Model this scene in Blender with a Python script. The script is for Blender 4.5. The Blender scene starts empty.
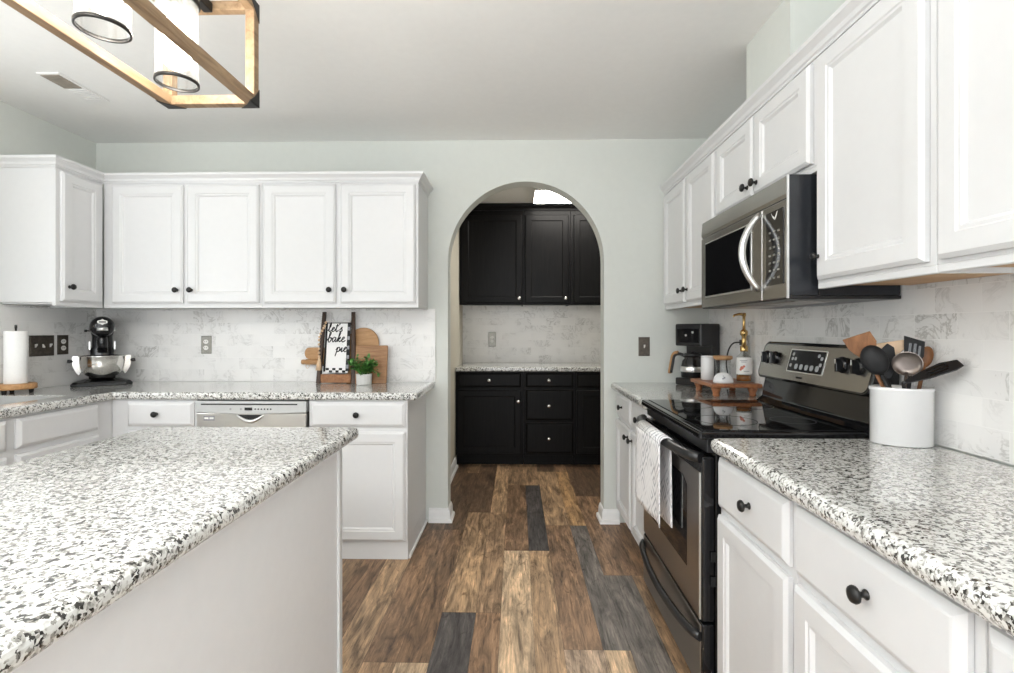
import bpy, bmesh, math, random
from mathutils import Vector, Matrix
R = math.radians
PI = math.pi
random.seed(7)
S = bpy.context.scene
COL = S.collection

# ---------------------------------------------------------------- camera
cam = bpy.data.objects.new('camera', bpy.data.cameras.new('camera'))
COL.objects.link(cam)
cam.location = (0, 0, 1.252)
cam.rotation_euler = (R(90), 0, 0.0192)
cam.data.sensor_width = 36
cam.data.lens = 503.3 / 1014 * 36
cam.data.shift_y = -6.5 / 1014
cam.data.clip_start = 0.02
S.camera = cam

# ---------------------------------------------------------------- world, light, exposure
W = bpy.data.worlds.new('daylight'); S.world = W
W.use_nodes = True
bg = W.node_tree.nodes['Background']
bg.inputs['Color'].default_value = (0.90, 0.955, 1.0, 1)
bg.inputs['Strength'].default_value = 0.9
S.view_settings.view_transform = 'Standard'
S.view_settings.look = 'None'
S.view_settings.gamma = 1
S.view_settings.use_curve_mapping = False
S.view_settings.exposure = 0.85
S.cycles.use_denoising = True
S.cycles.max_bounces = 10
S.cycles.diffuse_bounces = 6
S.cycles.transparent_max_bounces = 16
S.cycles.sample_clamp_indirect = 8

def area(name, loc, rot, sx, sy, power, color=(1, 1, 1)):
    l = bpy.data.lights.new(name, 'AREA'); l.shape = 'RECTANGLE'; l.size = sx; l.size_y = sy
    l.energy = power; l.color = color
    o = bpy.data.objects.new(name, l); COL.objects.link(o)
    o.location = loc; o.rotation_euler = rot
    return o
# daylight through an assumed window over the sink; added frontal fill behind the camera
area('assumed_window_light', (-2.76, 1.25, 1.62), (0, R(-90), 0), 1.0, 1.2, 9, (0.95, 0.98, 1))
area('added_front_fill', (0.2, -2.9, 1.1), (R(90), 0, 0), 3.2, 1.7, 30, (0.97, 0.985, 1))
# added fill lamp behind the camera, aimed up to bounce light off the ceiling
area('ceiling_bounce_fill', (-0.75, -1.05, 1.70), (R(180), 0, 0), 0.9, 0.9, 96, (0.965, 0.985, 1.0))

# ---------------------------------------------------------------- node helpers
def newmat(name):
    m = bpy.data.materials.new(name); m.use_nodes = True
    nt = m.node_tree
    return m, nt, nt.nodes['Principled BSDF']
def N(nt, t, **kw):
    n = nt.nodes.new(t)
    for k, v in kw.items():
        if k in n.inputs: n.inputs[k].default_value = v
        else: setattr(n, k, v)
    return n
def ramp(nt, src, stops, interp='LINEAR'):
    r = nt.nodes.new('ShaderNodeValToRGB'); r.color_ramp.interpolation = interp
    els = r.color_ramp.elements
    while len(els) < len(stops): els.new(0.5)
    for e, (p, c) in zip(els, stops):
        e.position = p
        e.color = (*c, 1) if len(c) == 3 else c
    nt.links.new(src, r.inputs['Fac'])
    return r.outputs['Color']
def coords(nt, scale=(1, 1, 1), rot=(0, 0, 0), which='Object'):
    tc = nt.nodes.new('ShaderNodeTexCoord'); mp = nt.nodes.new('ShaderNodeMapping')
    mp.inputs['Scale'].default_value = scale; mp.inputs['Rotation'].default_value = rot
    nt.links.new(tc.outputs[which], mp.inputs['Vector'])
    return mp.outputs['Vector']
def bump(nt, b, height, strength=0.1, dist=0.01):
    n = nt.nodes.new('ShaderNodeBump'); n.inputs['Strength'].default_value = strength
    n.inputs['Distance'].default_value = dist
    nt.links.new(height, n.inputs['Height']); nt.links.new(n.outputs['Normal'], b.inputs['Normal'])
def mixc(nt, a, b, fac, mode='MIX'):
    m = nt.nodes.new('ShaderNodeMix'); m.data_type = 'RGBA'; m.blend_type = mode
    for s, v in ((m.inputs[6], a), (m.inputs[7], b), (m.inputs[0], fac)):
        if hasattr(v, 'links') or hasattr(v, 'is_linked'): nt.links.new(v, s)
        else: s.default_value = v if isinstance(v, (int, float)) else (*v, 1)
    return m.outputs[2]

def plain(name, col, rough=0.5, metal=0.0, noise=0.03, scale=30, bmp=0.0, coat=0.0, spec=0.5):
    m, nt, b = newmat(name)
    n = N(nt, 'ShaderNodeTexNoise', Scale=scale, Detail=3.0)
    nt.links.new(coords(nt), n.inputs['Vector'])
    lo = tuple(max(0, c * (1 - noise)) for c in col); hi = tuple(min(1, c * (1 + noise)) for c in col)
    nt.links.new(ramp(nt, n.outputs['Fac'], [(0.3, lo), (0.7, hi)]), b.inputs['Base Color'])
    b.inputs['Roughness'].default_value = rough; b.inputs['Metallic'].default_value = metal
    b.inputs['Coat Weight'].default_value = coat
    b.inputs['Specular IOR Level'].default_value = spec
    if bmp: bump(nt, b, n.outputs['Fac'], bmp, 0.002)
    return m

def wood(name, c1, c2, scale=(60, 60, 4), rough=0.45, bmp=0.1, spec=0.4):
    m, nt, b = newmat(name)
    v = coords(nt, scale)
    n = N(nt, 'ShaderNodeTexNoise', Scale=1.0, Detail=5.0, Roughness=0.6, Distortion=0.6)
    nt.links.new(v, n.inputs['Vector'])
    nt.links.new(ramp(nt, n.outputs['Fac'], [(0.3, c1), (0.7, c2)]), b.inputs['Base Color'])
    b.inputs['Roughness'].default_value = rough
    b.inputs['Specular IOR Level'].default_value = spec
    if bmp: bump(nt, b, n.outputs['Fac'], bmp, 0.002)
    return m

def brushed(name, col, rough, axis):
    m, nt, b = newmat(name)
    sc = [900, 900, 900]; sc[axis] = 6
    n = N(nt, 'ShaderNodeTexNoise', Scale=1.0, Detail=2.0)
    nt.links.new(coords(nt, sc), n.inputs['Vector'])
    nt.links.new(ramp(nt, n.outputs['Fac'], [(0.3, tuple(c * .985 for c in col)), (0.7, col)]), b.inputs['Base Color'])
    r = N(nt, 'ShaderNodeMapRange'); r.inputs['To Min'].default_value = rough * .93; r.inputs['To Max'].default_value = rough * 1.07
    nt.links.new(n.outputs['Fac'], r.inputs['Value']); nt.links.new(r.outputs['Result'], b.inputs['Roughness'])
    b.inputs['Metallic'].default_value = 1
    return m

def granite(name):
    m, nt, b = newmat(name)
    v = coords(nt)
    dn = N(nt, 'ShaderNodeTexNoise', Scale=95.0, Detail=3.0)
    nt.links.new(v, dn.inputs['Vector'])
    vm = N(nt, 'ShaderNodeVectorMath', operation='MULTIPLY_ADD')
    nt.links.new(dn.outputs['Color'], vm.inputs[0]); vm.inputs[1].default_value = (0.014,) * 3; nt.links.new(v, vm.inputs[2])
    vo = N(nt, 'ShaderNodeTexVoronoi', Scale=205.0); nt.links.new(vm.outputs[0], vo.inputs['Vector'])
    sep = N(nt, 'ShaderNodeSeparateColor'); nt.links.new(vo.outputs['Color'], sep.inputs[0])
    big = N(nt, 'ShaderNodeTexNoise', Scale=70.0, Detail=2.0); nt.links.new(v, big.inputs['Vector'])
    ad = N(nt, 'ShaderNodeMath', operation='MULTIPLY_ADD'); nt.links.new(big.outputs['Fac'], ad.inputs[0]); ad.inputs[1].default_value = 1.5
    ad.inputs[2].default_value = -0.75
    a2 = N(nt, 'ShaderNodeMath', operation='ADD'); nt.links.new(sep.outputs[0], a2.inputs[0]); nt.links.new(ad.outputs[0], a2.inputs[1])
    col = ramp(nt, a2.outputs[0], [(0.0, (0.035, 0.033, 0.03)), (0.09, (0.06, 0.057, 0.052)), (0.15, (0.2, 0.19, 0.175)), (0.30, (0.33, 0.325, 0.30)), (0.42, (0.50, 0.495, 0.47)), (0.58, (0.66, 0.66, 0.635)), (1.0, (0.73, 0.735, 0.715))])
    nt.links.new(col, b.inputs['Base Color'])
    b.inputs['Roughness'].default_value = 0.12
    b.inputs['Coat Weight'].default_value = 0.6; b.inputs['Coat Roughness'].default_value = 0.08
    b.inputs['Specular IOR Level'].default_value = 0.5
    return m

def marble_tile(name, axis, tw=0.152, th=0.0765):
    """axis 0: wall runs along X; 1: wall runs along Y"""
    m, nt, b = newmat(name)
    tc = N(nt, 'ShaderNodeTexCoord'); sp = N(nt, 'ShaderNodeSeparateXYZ'); nt.links.new(tc.outputs['Object'], sp.inputs[0])
    cb = N(nt, 'ShaderNodeCombineXYZ'); nt.links.new(sp.outputs[axis], cb.inputs[0]); nt.links.new(sp.outputs[2], cb.inputs[1])
    br = N(nt, 'ShaderNodeTexBrick', offset=0.5)
    br.inputs['Scale'].default_value = 1.0; br.inputs['Mortar Size'].default_value = 0.0011
    br.inputs['Mortar Smooth'].default_value = 0.2
    br.inputs['Brick Width'].default_value = tw; br.inputs['Row Height'].default_value = th
    br.inputs['Color1'].default_value = (0, 0, 0, 1); br.inputs['Color2'].default_value = (1, 1, 1, 1); br.inputs['Mortar'].default_value = (0.5, 0.5, 0.5, 1)
    nt.links.new(cb.outputs[0], br.inputs['Vector'])
    # every tile cut from another place of the stone
    off = N(nt, 'ShaderNodeVectorMath', operation='MULTIPLY_ADD'); nt.links.new(br.outputs['Color'], off.inputs[0])
    off.inputs[1].default_value = (2.3, 1.7, 3.1); nt.links.new(tc.outputs['Object'], off.inputs[2])
    n1 = N(nt, 'ShaderNodeTexNoise', Scale=9.0, Detail=7.0, Roughness=0.62, Distortion=1.6); nt.links.new(off.outputs[0], n1.inputs['Vector'])
    n2 = N(nt, 'ShaderNodeTexNoise', Scale=4.0, Detail=2.0); nt.links.new(off.outputs[0], n2.inputs['Vector'])
    vein = ramp(nt, n1.outputs['Fac'], [(0.455, (0, 0, 0)), (0.497, (1, 1, 1)), (0.54, (0, 0, 0))])
    patch = ramp(nt, n2.outputs['Fac'], [(0.45, (0, 0, 0)), (0.7, (1, 1, 1))])
    f = N(nt, 'ShaderNodeMath', operation='MULTIPLY'); nt.links.new(vein, f.inputs[0]); nt.links.new(patch, f.inputs[1])
    base = ramp(nt, n2.outputs['Fac'], [(0.3, (0.83, 0.82, 0.805)), (0.7, (0.745, 0.74, 0.73))])
    c1 = mixc(nt, base, (0.44, 0.43, 0.41), f.outputs[0])
    c2 = mixc(nt, c1, (0.84, 0.835, 0.82), br.outputs['Fac'])
    nt.links.new(c2, b.inputs['Base Color'])
    b.inputs['Roughness'].default_value = 0.3
    inv = N(nt, 'ShaderNodeMath', operation='SUBTRACT'); inv.inputs[0].default_value = 1; nt.links.new(br.outputs['Fac'], inv.inputs[1])
    bump(nt, b, inv.outputs[0], 0.35, 0.002)
    return m

def plank_mat(name):
    m, nt, b = newmat(name)
    at = N(nt, 'ShaderNodeAttribute', attribute_name='plank')
    tc = N(nt, 'ShaderNodeTexCoord')
    of = N(nt, 'ShaderNodeMath', operation='MULTIPLY'); nt.links.new(at.outputs['Alpha'], of.inputs[0]); of.inputs[1].default_value = 37.0
    cb = N(nt, 'ShaderNodeCombineXYZ'); nt.links.new(of.outputs[0], cb.inputs[2]); nt.links.new(of.outputs[0], cb.inputs[1])
    ad = N(nt, 'ShaderNodeVectorMath', operation='ADD'); nt.links.new(tc.outputs['Object'], ad.inputs[0]); nt.links.new(cb.outputs[0], ad.inputs[1])
    def noise(sc, **k):
        mp = N(nt, 'ShaderNodeMapping'); mp.inputs['Scale'].default_value = sc
        nt.links.new(ad.outputs[0], mp.inputs['Vector'])
        n = N(nt, 'ShaderNodeTexNoise', Scale=1.0, **k); nt.links.new(mp.outputs[0], n.inputs['Vector'])
        return n.outputs['Fac']
    fine = noise((110, 7, 1), Detail=8.0, Roughness=0.72, Distortion=0.6)
    cloud = noise((17, 3.2, 1), Detail=6.0, Roughness=0.66, Distortion=1.0)
    knots = noise((26, 8, 1), Detail=5.0, Roughness=0.6, Distortion=1.8)
    g = ramp(nt, fine, [(0.32, (0.34, 0.32, 0.31)), (0.46, (0.92, 0.92, 0.92)), (0.58, (1.15, 1.15, 1.15)), (0.70, (1.8, 1.8, 1.8))])
    c = ramp(nt, cloud, [(0.32, (0.36, 0.34, 0.33)), (0.48, (0.95, 0.95, 0.95)), (0.66, (1.75, 1.72, 1.66))])
    k = ramp(nt, knots, [(0.30, (0.40, 0.36, 0.33)), (0.42, (1, 1, 1))])
    x = mixc(nt, at.outputs['Color'], g, 1.0, 'MULTIPLY')
    x = mixc(nt, x, c, 1.0, 'MULTIPLY')
    x = mixc(nt, x, k, 0.8, 'MULTIPLY')
    nt.links.new(x, b.inputs['Base Color'])
    b.inputs['Roughness'].default_value = 0.45
    bump(nt, b, fine, 0.15, 0.002)
    return m

def clear_glass(name, tint=(0.97, 0.98, 0.98), haze=0.0, milk=0.0):
    m = bpy.data.materials.new(name); m.use_nodes = True
    nt = m.node_tree; nt.nodes.clear()
    out = nt.nodes.new('ShaderNodeOutputMaterial'); tr = N(nt, 'ShaderNodeBsdfTransparent'); gl = N(nt, 'ShaderNodeBsdfGlossy')
    tr.inputs['Color'].default_value = (*tint, 1); gl.inputs['Roughness'].default_value = 0.02
    n = N(nt, 'ShaderNodeTexNoise', Scale=8.0); nt.links.new(coords(nt), n.inputs['Vector'])
    lw = N(nt, 'ShaderNodeLayerWeight', Blend=0.5)
    pw = N(nt, 'ShaderNodeMath', operation='POWER'); nt.links.new(lw.outputs['Facing'], pw.inputs[0]); pw.inputs[1].default_value = 3.0
    ps = N(nt, 'ShaderNodeMath', operation='MULTIPLY_ADD'); nt.links.new(pw.outputs[0], ps.inputs[0]); ps.inputs[1].default_value = 0.55; ps.inputs[2].default_value = 0.03
    ad = N(nt, 'ShaderNodeMath', operation='MULTIPLY_ADD'); nt.links.new(n.outputs['Fac'], ad.inputs[0]); ad.inputs[1].default_value = 0.02 + haze
    nt.links.new(ps.outputs[0], ad.inputs[2])
    mx = N(nt, 'ShaderNodeMixShader'); nt.links.new(ad.outputs[0], mx.inputs[0]); nt.links.new(tr.outputs[0], mx.inputs[1]); nt.links.new(gl.outputs[0], mx.inputs[2])
    if milk:
        tl = N(nt, 'ShaderNodeBsdfTranslucent'); m2 = N(nt, 'ShaderNodeMixShader'); m2.inputs[0].default_value = milk
        nt.links.new(mx.outputs[0], m2.inputs[1]); nt.links.new(tl.outputs[0], m2.inputs[2]); mx = m2
    nt.links.new(mx.outputs[0], out.inputs['Surface'])
    return m

def glow(name, col, strength):
    m, nt, b = newmat(name)
    n = N(nt, 'ShaderNodeTexNoise', Scale=5.0); nt.links.new(coords(nt), n.inputs['Vector'])
    nt.links.new(ramp(nt, n.outputs['Fac'], [(0, tuple(c * .98 for c in col)), (1, col)]), b.inputs['Emission Color'])
    b.inputs['Emission Strength'].default_value = strength
    b.inputs['Base Color'].default_value = (*col, 1)
    return m

M_ = dict(
    wall=plain('wall_paint', (0.62, 0.64, 0.605), 0.75, noise=0.01),
    pwall=plain('pantry_paint', (0.62, 0.585, 0.50), 0.75, noise=0.01),
    ceil=plain('ceiling_paint', (0.83, 0.83, 0.815), 0.85, noise=0.01),
    white=plain('cabinet_white_paint', (0.675, 0.677, 0.68), 0.38, noise=0.008),
    trim=plain('trim_white_paint', (0.82, 0.82, 0.81), 0.4, noise=0.01),
    island=plain('island_paint', (0.80, 0.805, 0.815), 0.45, noise=0.01),
    black_cab=wood('black_stained_oak', (0.004, 0.004, 0.0045), (0.009, 0.0085, 0.0085), (70, 70, 5), 0.38, 0.15, spec=0.12),
    granite=granite('speckled_granite'),
    tile_x=marble_tile('marble_subway_tile_back', 0),
    tile_y=marble_tile('marble_subway_tile_side', 1),
    floor=plank_mat('vinyl_plank'),
    steel=brushed('brushed_steel', (0.43, 0.415, 0.395), 0.26, 1),
    steel_x=brushed('brushed_steel_across', (0.60, 0.585, 0.56), 0.3, 0),
    dsteel=brushed('dark_brushed_steel', (0.42, 0.395, 0.37), 0.3, 1),
    gunmetal=plain('gunmetal', (0.16, 0.135, 0.12), 0.3, 0.9, 0.1),
    chrome=plain('polished_steel', (0.78, 0.76, 0.73), 0.12, 1.0, 0.02),
    lsteel=plain('light_satin_steel', (0.80, 0.80, 0.79), 0.3, 1.0, 0.02),
    sgrey=plain('satin_silver_plastic', (0.56, 0.57, 0.57), 0.35, 0.3, 0.02),
    gblack=plain('gloss_black', (0.008, 0.008, 0.009), 0.06, noise=0.1),
    glassblack=plain('black_ceramic_glass', (0.006, 0.006, 0.007), 0.03, noise=0.1),
    black=plain('satin_black', (0.012, 0.012, 0.013), 0.3, noise=0.1),
    iron=plain('black_iron', (0.018, 0.017, 0.016), 0.4, 0.4, 0.2, 60, 0.05),
    charcoal=plain('charcoal_nylon', (0.012, 0.012, 0.013), 0.55, spec=0.3, noise=0.15),
    slate=plain('slate_enamel', (0.017, 0.019, 0.023), 0.2, noise=0.1),
    nickel=plain('satin_nickel', (0.75, 0.74, 0.72), 0.25, 1.0, 0.02),
    bronze=plain('bronze_plate', (0.10, 0.085, 0.07), 0.4, 0.7, 0.25, 80),
    pewter=plain('pewter_plate', (0.30, 0.29, 0.26), 0.4, 0.6, 0.15, 80),
    ivory=plain('white_plastic', (0.82, 0.81, 0.78), 0.35, noise=0.01),
    ceramic=plain('white_glazed_ceramic', (0.70, 0.70, 0.70), 0.15, noise=0.01, coat=0.3),
    rawwood=wood('cabinet_plywood', (0.42, 0.24, 0.11), (0.58, 0.36, 0.18), (12, 4, 60), 0.5),
    fixwood=wood('fixture_wood', (0.20, 0.125, 0.068), (0.40, 0.275, 0.165), (50, 7, 50), 0.55),
    darkwood=wood('dark_walnut', (0.030, 0.016, 0.010), (0.075, 0.040, 0.024), (60, 60, 6), 0.5),
    midwood=wood('acacia_wood', (0.20, 0.085, 0.035), (0.40, 0.19, 0.085), (60, 8, 60), 0.4),
    redwood=wood('reddish_tray_wood', (0.20, 0.070, 0.028), (0.38, 0.155, 0.065), (60, 9, 60), 0.35),
    board=wood('light_maple', (0.36, 0.19, 0.08), (0.50, 0.29, 0.135), (9, 60, 60), 0.5),
    board2=wood('warm_cherry', (0.22, 0.105, 0.045), (0.42, 0.225, 0.105), (9, 60, 60), 0.5),
    honey=wood('honey_wood', (0.38, 0.19, 0.075), (0.60, 0.35, 0.16), (14, 60, 60), 0.45),
    spoonwood=wood('utensil_wood', (0.14, 0.058, 0.024), (0.30, 0.135, 0.055), (60, 60, 9), 0.5),
    bead=plain('pale_bead_wood', (0.62, 0.44, 0.28), 0.5, noise=0.1),
    cloth=plain('white_cotton', (0.83, 0.82, 0.81), 0.9, noise=0.02, scale=300, bmp=0.1),
    paper=plain('paper_towel', (0.88, 0.875, 0.86), 0.9, noise=0.02, scale=120, bmp=0.1),
    ink=plain('black_print', (0.012, 0.012, 0.012), 0.8, noise=0.1),
    grey_ink=plain('grey_print', (0.30, 0.30, 0.32), 0.8, noise=0.1),
    pink_ink=plain('coral_print', (0.55, 0.17, 0.11), 0.6, noise=0.2),
    gold=plain('brushed_gold', (0.62, 0.42, 0.17), 0.25, 1.0, 0.05),
    amber=plain('amber_soap', (0.30, 0.115, 0.03), 0.1, noise=0.1),
    leaf=plain('herb_leaf', (0.065, 0.20, 0.035), 0.5, noise=0.5, scale=60),
    soil=plain('potting_soil', (0.05, 0.035, 0.025), 0.9, noise=0.3),
    glass=clear_glass('clear_glass'),
    seeded=clear_glass('seeded_glass', milk=0.05),
    display=plain('dark_display', (0.01, 0.011, 0.013), 0.15, noise=0.1),
    btn=plain('pale_button', (0.35, 0.36, 0.37), 0.4, noise=0.05),
    bulb=glow('lit_bulb', (1.0, 0.93, 0.83), 30.0),
    panel=glow('lit_ceiling_panel', (1.0, 0.96, 0.88), 13.0),
    ventgrey=plain('vent_louver', (0.30, 0.265, 0.22), 0.5, noise=0.1),
)

def towel_mat():
    m, nt, b = newmat('ornament_tea_towel')
    v = coords(nt, (1, 1, 1))
    sp = N(nt, 'ShaderNodeSeparateXYZ'); nt.links.new(v, sp.inputs[0])
    def saw(src, scale, mode):
        a = N(nt, 'ShaderNodeMath', operation='MULTIPLY'); nt.links.new(src, a.inputs[0]); a.inputs[1].default_value = scale
        p = N(nt, 'ShaderNodeMath', operation='PINGPONG'); nt.links.new(a.outputs[0], p.inputs[0]); p.inputs[1].default_value = 1.0
        return p.outputs[0]
    mp = N(nt, 'ShaderNodeMapping'); mp.inputs['Scale'].default_value = (1, 10, 9); nt.links.new(v, mp.inputs['Vector'])
    vo = N(nt, 'ShaderNodeTexVoronoi', Scale=1.0, Randomness=0.25, distance='MANHATTAN'); nt.links.new(mp.outputs[0], vo.inputs['Vector'])
    k = N(nt, 'ShaderNodeMath', operation='MULTIPLY'); nt.links.new(vo.outputs['Distance'], k.inputs[0]); k.inputs[1].default_value = 3.2
    f = N(nt, 'ShaderNodeMath', operation='FRACT'); nt.links.new(k.outputs[0], f.inputs[0])
    lines = ramp(nt, f.outputs[0], [(0.0, (0, 0, 0)), (0.60, (0, 0, 0)), (0.68, (1, 1, 1)), (0.92, (1, 1, 1)), (1.0, (0, 0, 0))])
    dot = ramp(nt, vo.outputs['Distance'], [(0.16, (1, 1, 1)), (0.20, (0, 0, 0))])
    n = N(nt, 'ShaderNodeTexNoise', Scale=11.0, Detail=1.0); nt.links.new(v, n.inputs['Vector'])
    part = ramp(nt, n.outputs['Fac'], [(0.40, (0.08, 0.08, 0.08)), (0.58, (0.75, 0.75, 0.75))])
    l2 = N(nt, 'ShaderNodeMath', operation='MULTIPLY'); nt.links.new(lines, l2.inputs[0]); nt.links.new(part, l2.inputs[1])
    g = N(nt, 'ShaderNodeMath', operation='MAXIMUM'); nt.links.new(l2.outputs[0], g.inputs[0]); nt.links.new(dot, g.inputs[1])
    nt.links.new(mixc(nt, (0.80, 0.79, 0.79), (0.30, 0.30, 0.33), g.outputs[0]), b.inputs['Base Color'])
    b.inputs['Roughness'].default_value = 0.9
    return m
M_['towel'] = towel_mat()

def ribbed_pot():
    m, nt, b = newmat('ribbed_white_pot')
    w = N(nt, 'ShaderNodeTexWave', Scale=40.0, wave_type='BANDS', bands_direction='X'); nt.links.new(coords(nt), w.inputs['Vector'])
    nt.links.new(ramp(nt, w.outputs['Fac'], [(0, (0.70, 0.69, 0.66)), (1, (0.80, 0.79, 0.77))]), b.inputs['Base Color'])
    b.inputs['Roughness'].default_value = 0.5
    bump(nt, b, w.outputs['Fac'], 0.5, 0.003)
    return m
M_['pot'] = ribbed_pot()

# ---------------------------------------------------------------- mesh builder
class MB:
    def __init__(s): s.bm = bmesh.new()
    def face(s, vs, smooth=False):
        try:
            f = s.bm.faces.new(vs); f.smooth = smooth; return f
        except ValueError: return None
    def poly(s, pts, smooth=False): return s.face([s.bm.verts.new(p) for p in pts], smooth)
    def box(s, x0, y0, z0, x1, y1, z1):
        x0, x1 = sorted((x0, x1)); y0, y1 = sorted((y0, y1)); z0, z1 = sorted((z0, z1))
        v = [s.bm.verts.new(p) for p in ((x0,y0,z0),(x1,y0,z0),(x1,y1,z0),(x0,y1,z0),(x0,y0,z1),(x1,y0,z1),(x1,y1,z1),(x0,y1,z1))]
        for q in ((0,3,2,1),(4,5,6,7),(0,1,5,4),(1,2,6,5),(2,3,7,6),(3,0,4,7)): s.face([v[i] for i in q])
        return s
    def xbox(s, mat, sx, sy, sz):
        """box centred on the origin, then moved by mat"""
        n0 = len(s.bm.verts); s.box(-sx/2, -sy/2, -sz/2, sx/2, sy/2, sz/2)
        s.bm.verts.ensure_lookup_table()
        for v in s.bm.verts[n0:]: v.co = mat @ v.co
        return s
    def rings(s, loops, caps=(True, True), smooth=False, closed=True):
        R_ = [[s.bm.verts.new(p) for p in L] for L in loops]
        n = len(R_[0])
        for a, b in zip(R_, R_[1:]):
            for i in range(n if closed else n - 1):
                j = (i + 1) % n
                s.face([a[i], a[j], b[j], b[i]], smooth)
        if caps[0]: s.face(R_[0][::-1])
        if caps[1]: s.face(R_[-1])
        return s
    def lathe(s, prof, o=(0, 0, 0), axis='Z', seg=24, smooth=True, caps=(True, True), sx=1.0, sy=1.0, rot=0.0):
        """prof: (radius, height) pairs"""
        loops = []
        for r, h in prof:
            L = []
            for i in range(seg):
                a = 2 * PI * i / seg
                x, y = r * sx * math.cos(a), r * sy * math.sin(a)
                x, y = x * math.cos(rot) - y * math.sin(rot), x * math.sin(rot) + y * math.cos(rot)
                p = {'Z': (x, y, h), '-Y': (x, -h, y), '-X': (-h, -x, y), '+X': (h, x, y), 'Y': (-x, h, y)}[axis]
                L.append((o[0] + p[0], o[1] + p[1], o[2] + p[2]))
            loops.append(L)
        return s.rings(loops, caps, smooth)
    def tube(s, pts, r, seg=8, smooth=True, caps=True, flat=1.0):
        pts = [Vector(p) for p in pts]; rs = r if isinstance(r, (list, tuple)) else [r] * len(pts)
        loops = []; up = None
        for i, p in enumerate(pts):
            t = (pts[min(i + 1, len(pts) - 1)] - pts[max(i - 1, 0)]).normalized()
            if up is None:
                up = Vector((0, 0, 1)) if abs(t.z) < 0.9 else Vector((0, 1, 0))
            a = t.cross(up)
            if a.length < 1e-6: a = t.orthogonal()
            a.normalize(); b2 = a.cross(t).normalized(); up = b2
            loops.append([p + rs[i] * (math.cos(2*PI*k/seg) * a + flat * math.sin(2*PI*k/seg) * b2) for k in range(seg)])
        return s.rings(loops, (caps, caps), smooth)
    def prism(s, poly, d0, d1, plane='XY', smooth=False):
        f = {'XY': lambda a, b, d: (a, b, d), 'XZ': lambda a, b, d: (a, d, b), 'YZ': lambda a, b, d: (d, a, b)}[plane]
        return s.rings([[f(a, b, d0) for a, b in poly], [f(a, b, d1) for a, b in poly]], (True, True), smooth)
    def sweep(s, prof, path, closed_caps=True):
        """prof: (out, z); path: 2D points; 'out' is to the right of the walking direction, mitred"""
        loops = []
        n = len(path)
        for i in range(n):
            p = Vector(path[i])
            d0 = (Vector(path[i]) - Vector(path[i-1])).normalized() if i else None
            d1 = (Vector(path[i+1]) - Vector(path[i])).normalized() if i < n - 1 else None
            n0 = Vector((d0.y, -d0.x)) if d0 else None; n1 = Vector((d1.y, -d1.x)) if d1 else None
            if n0 and n1:
                m = (n0 + n1).normalized(); m = m / max(0.2, m.dot(n0))
            else: m = n0 or n1
            loops.append([(p.x + m.x * o, p.y + m.y * o, z) for o, z in prof])
        return s.rings(loops)
    def panel(s, x0, x1, z0, z1, y, prof):
        """a front facing -Y: nested rectangles (inset, rise) closed by the panel"""
        loops = []
        for i, d in prof:
            loops.append([(x0+i, y-d, z0+i), (x1-i, y-d, z0+i), (x1-i, y-d, z1-i), (x0+i, y-d, z1-i)])
        return s.rings(loops)
    def build(s, name, mat, parent=None, loc=None, rz=0.0, bevel=0.0, seg=2, sub=0, ang=40):
        bmesh.ops.recalc_face_normals(s.bm, faces=s.bm.faces)
        me = bpy.data.meshes.new(name); s.bm.to_mesh(me); s.bm.free()
        if isinstance(mat, (list, tuple)):
            for x in mat: me.materials.append(M_[x])
        else: me.materials.append(M_[mat])
        o = bpy.data.objects.new(name, me); COL.objects.link(o)
        if parent: o.parent = parent
        if loc: o.location = loc
        o.rotation_euler.z = rz
        if bevel:
            b = o.modifiers.new('bevel', 'BEVEL'); b.width = bevel; b.segments = seg; b.limit_method = 'ANGLE'; b.angle_limit = R(ang)
            b.harden_normals = False
        if sub:
            m = o.modifiers.new('sub', 'SUBSURF'); m.levels = sub; m.render_levels = sub
        return o

def tag(o, label=None, cat=None, group=None, kind=None):
    if label: o['label'] = label
    if cat: o['category'] = cat
    if group: o['group'] = group
    if kind: o['kind'] = kind
    return o
def T(name, label, cat, loc=(0, 0, 0), rz=0.0, group=None):
    o = bpy.data.objects.new(name, None); COL.objects.link(o)
    o.empty_display_size = 0.1; o.location = loc; o.rotation_euler = (0, 0, rz)
    return tag(o, label, cat, group)
def struct(o): o['kind'] = 'structure'; return o

# ---------------------------------------------------------------- dimensions
D = 3.282            # back wall
XR, XL, HC = 1.253, -2.785, 2.49
PB, PXL, PXR = 5.25, -0.565, 1.40    # pantry back wall, its side walls
YN = -1.70           # how far the room is built behind the camera
AX0, AX1, ASP, ATOP = -0.449, 0.567, 1.70, 2.22
CT, CU = 0.914, 0.872   # countertop, underside

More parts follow.
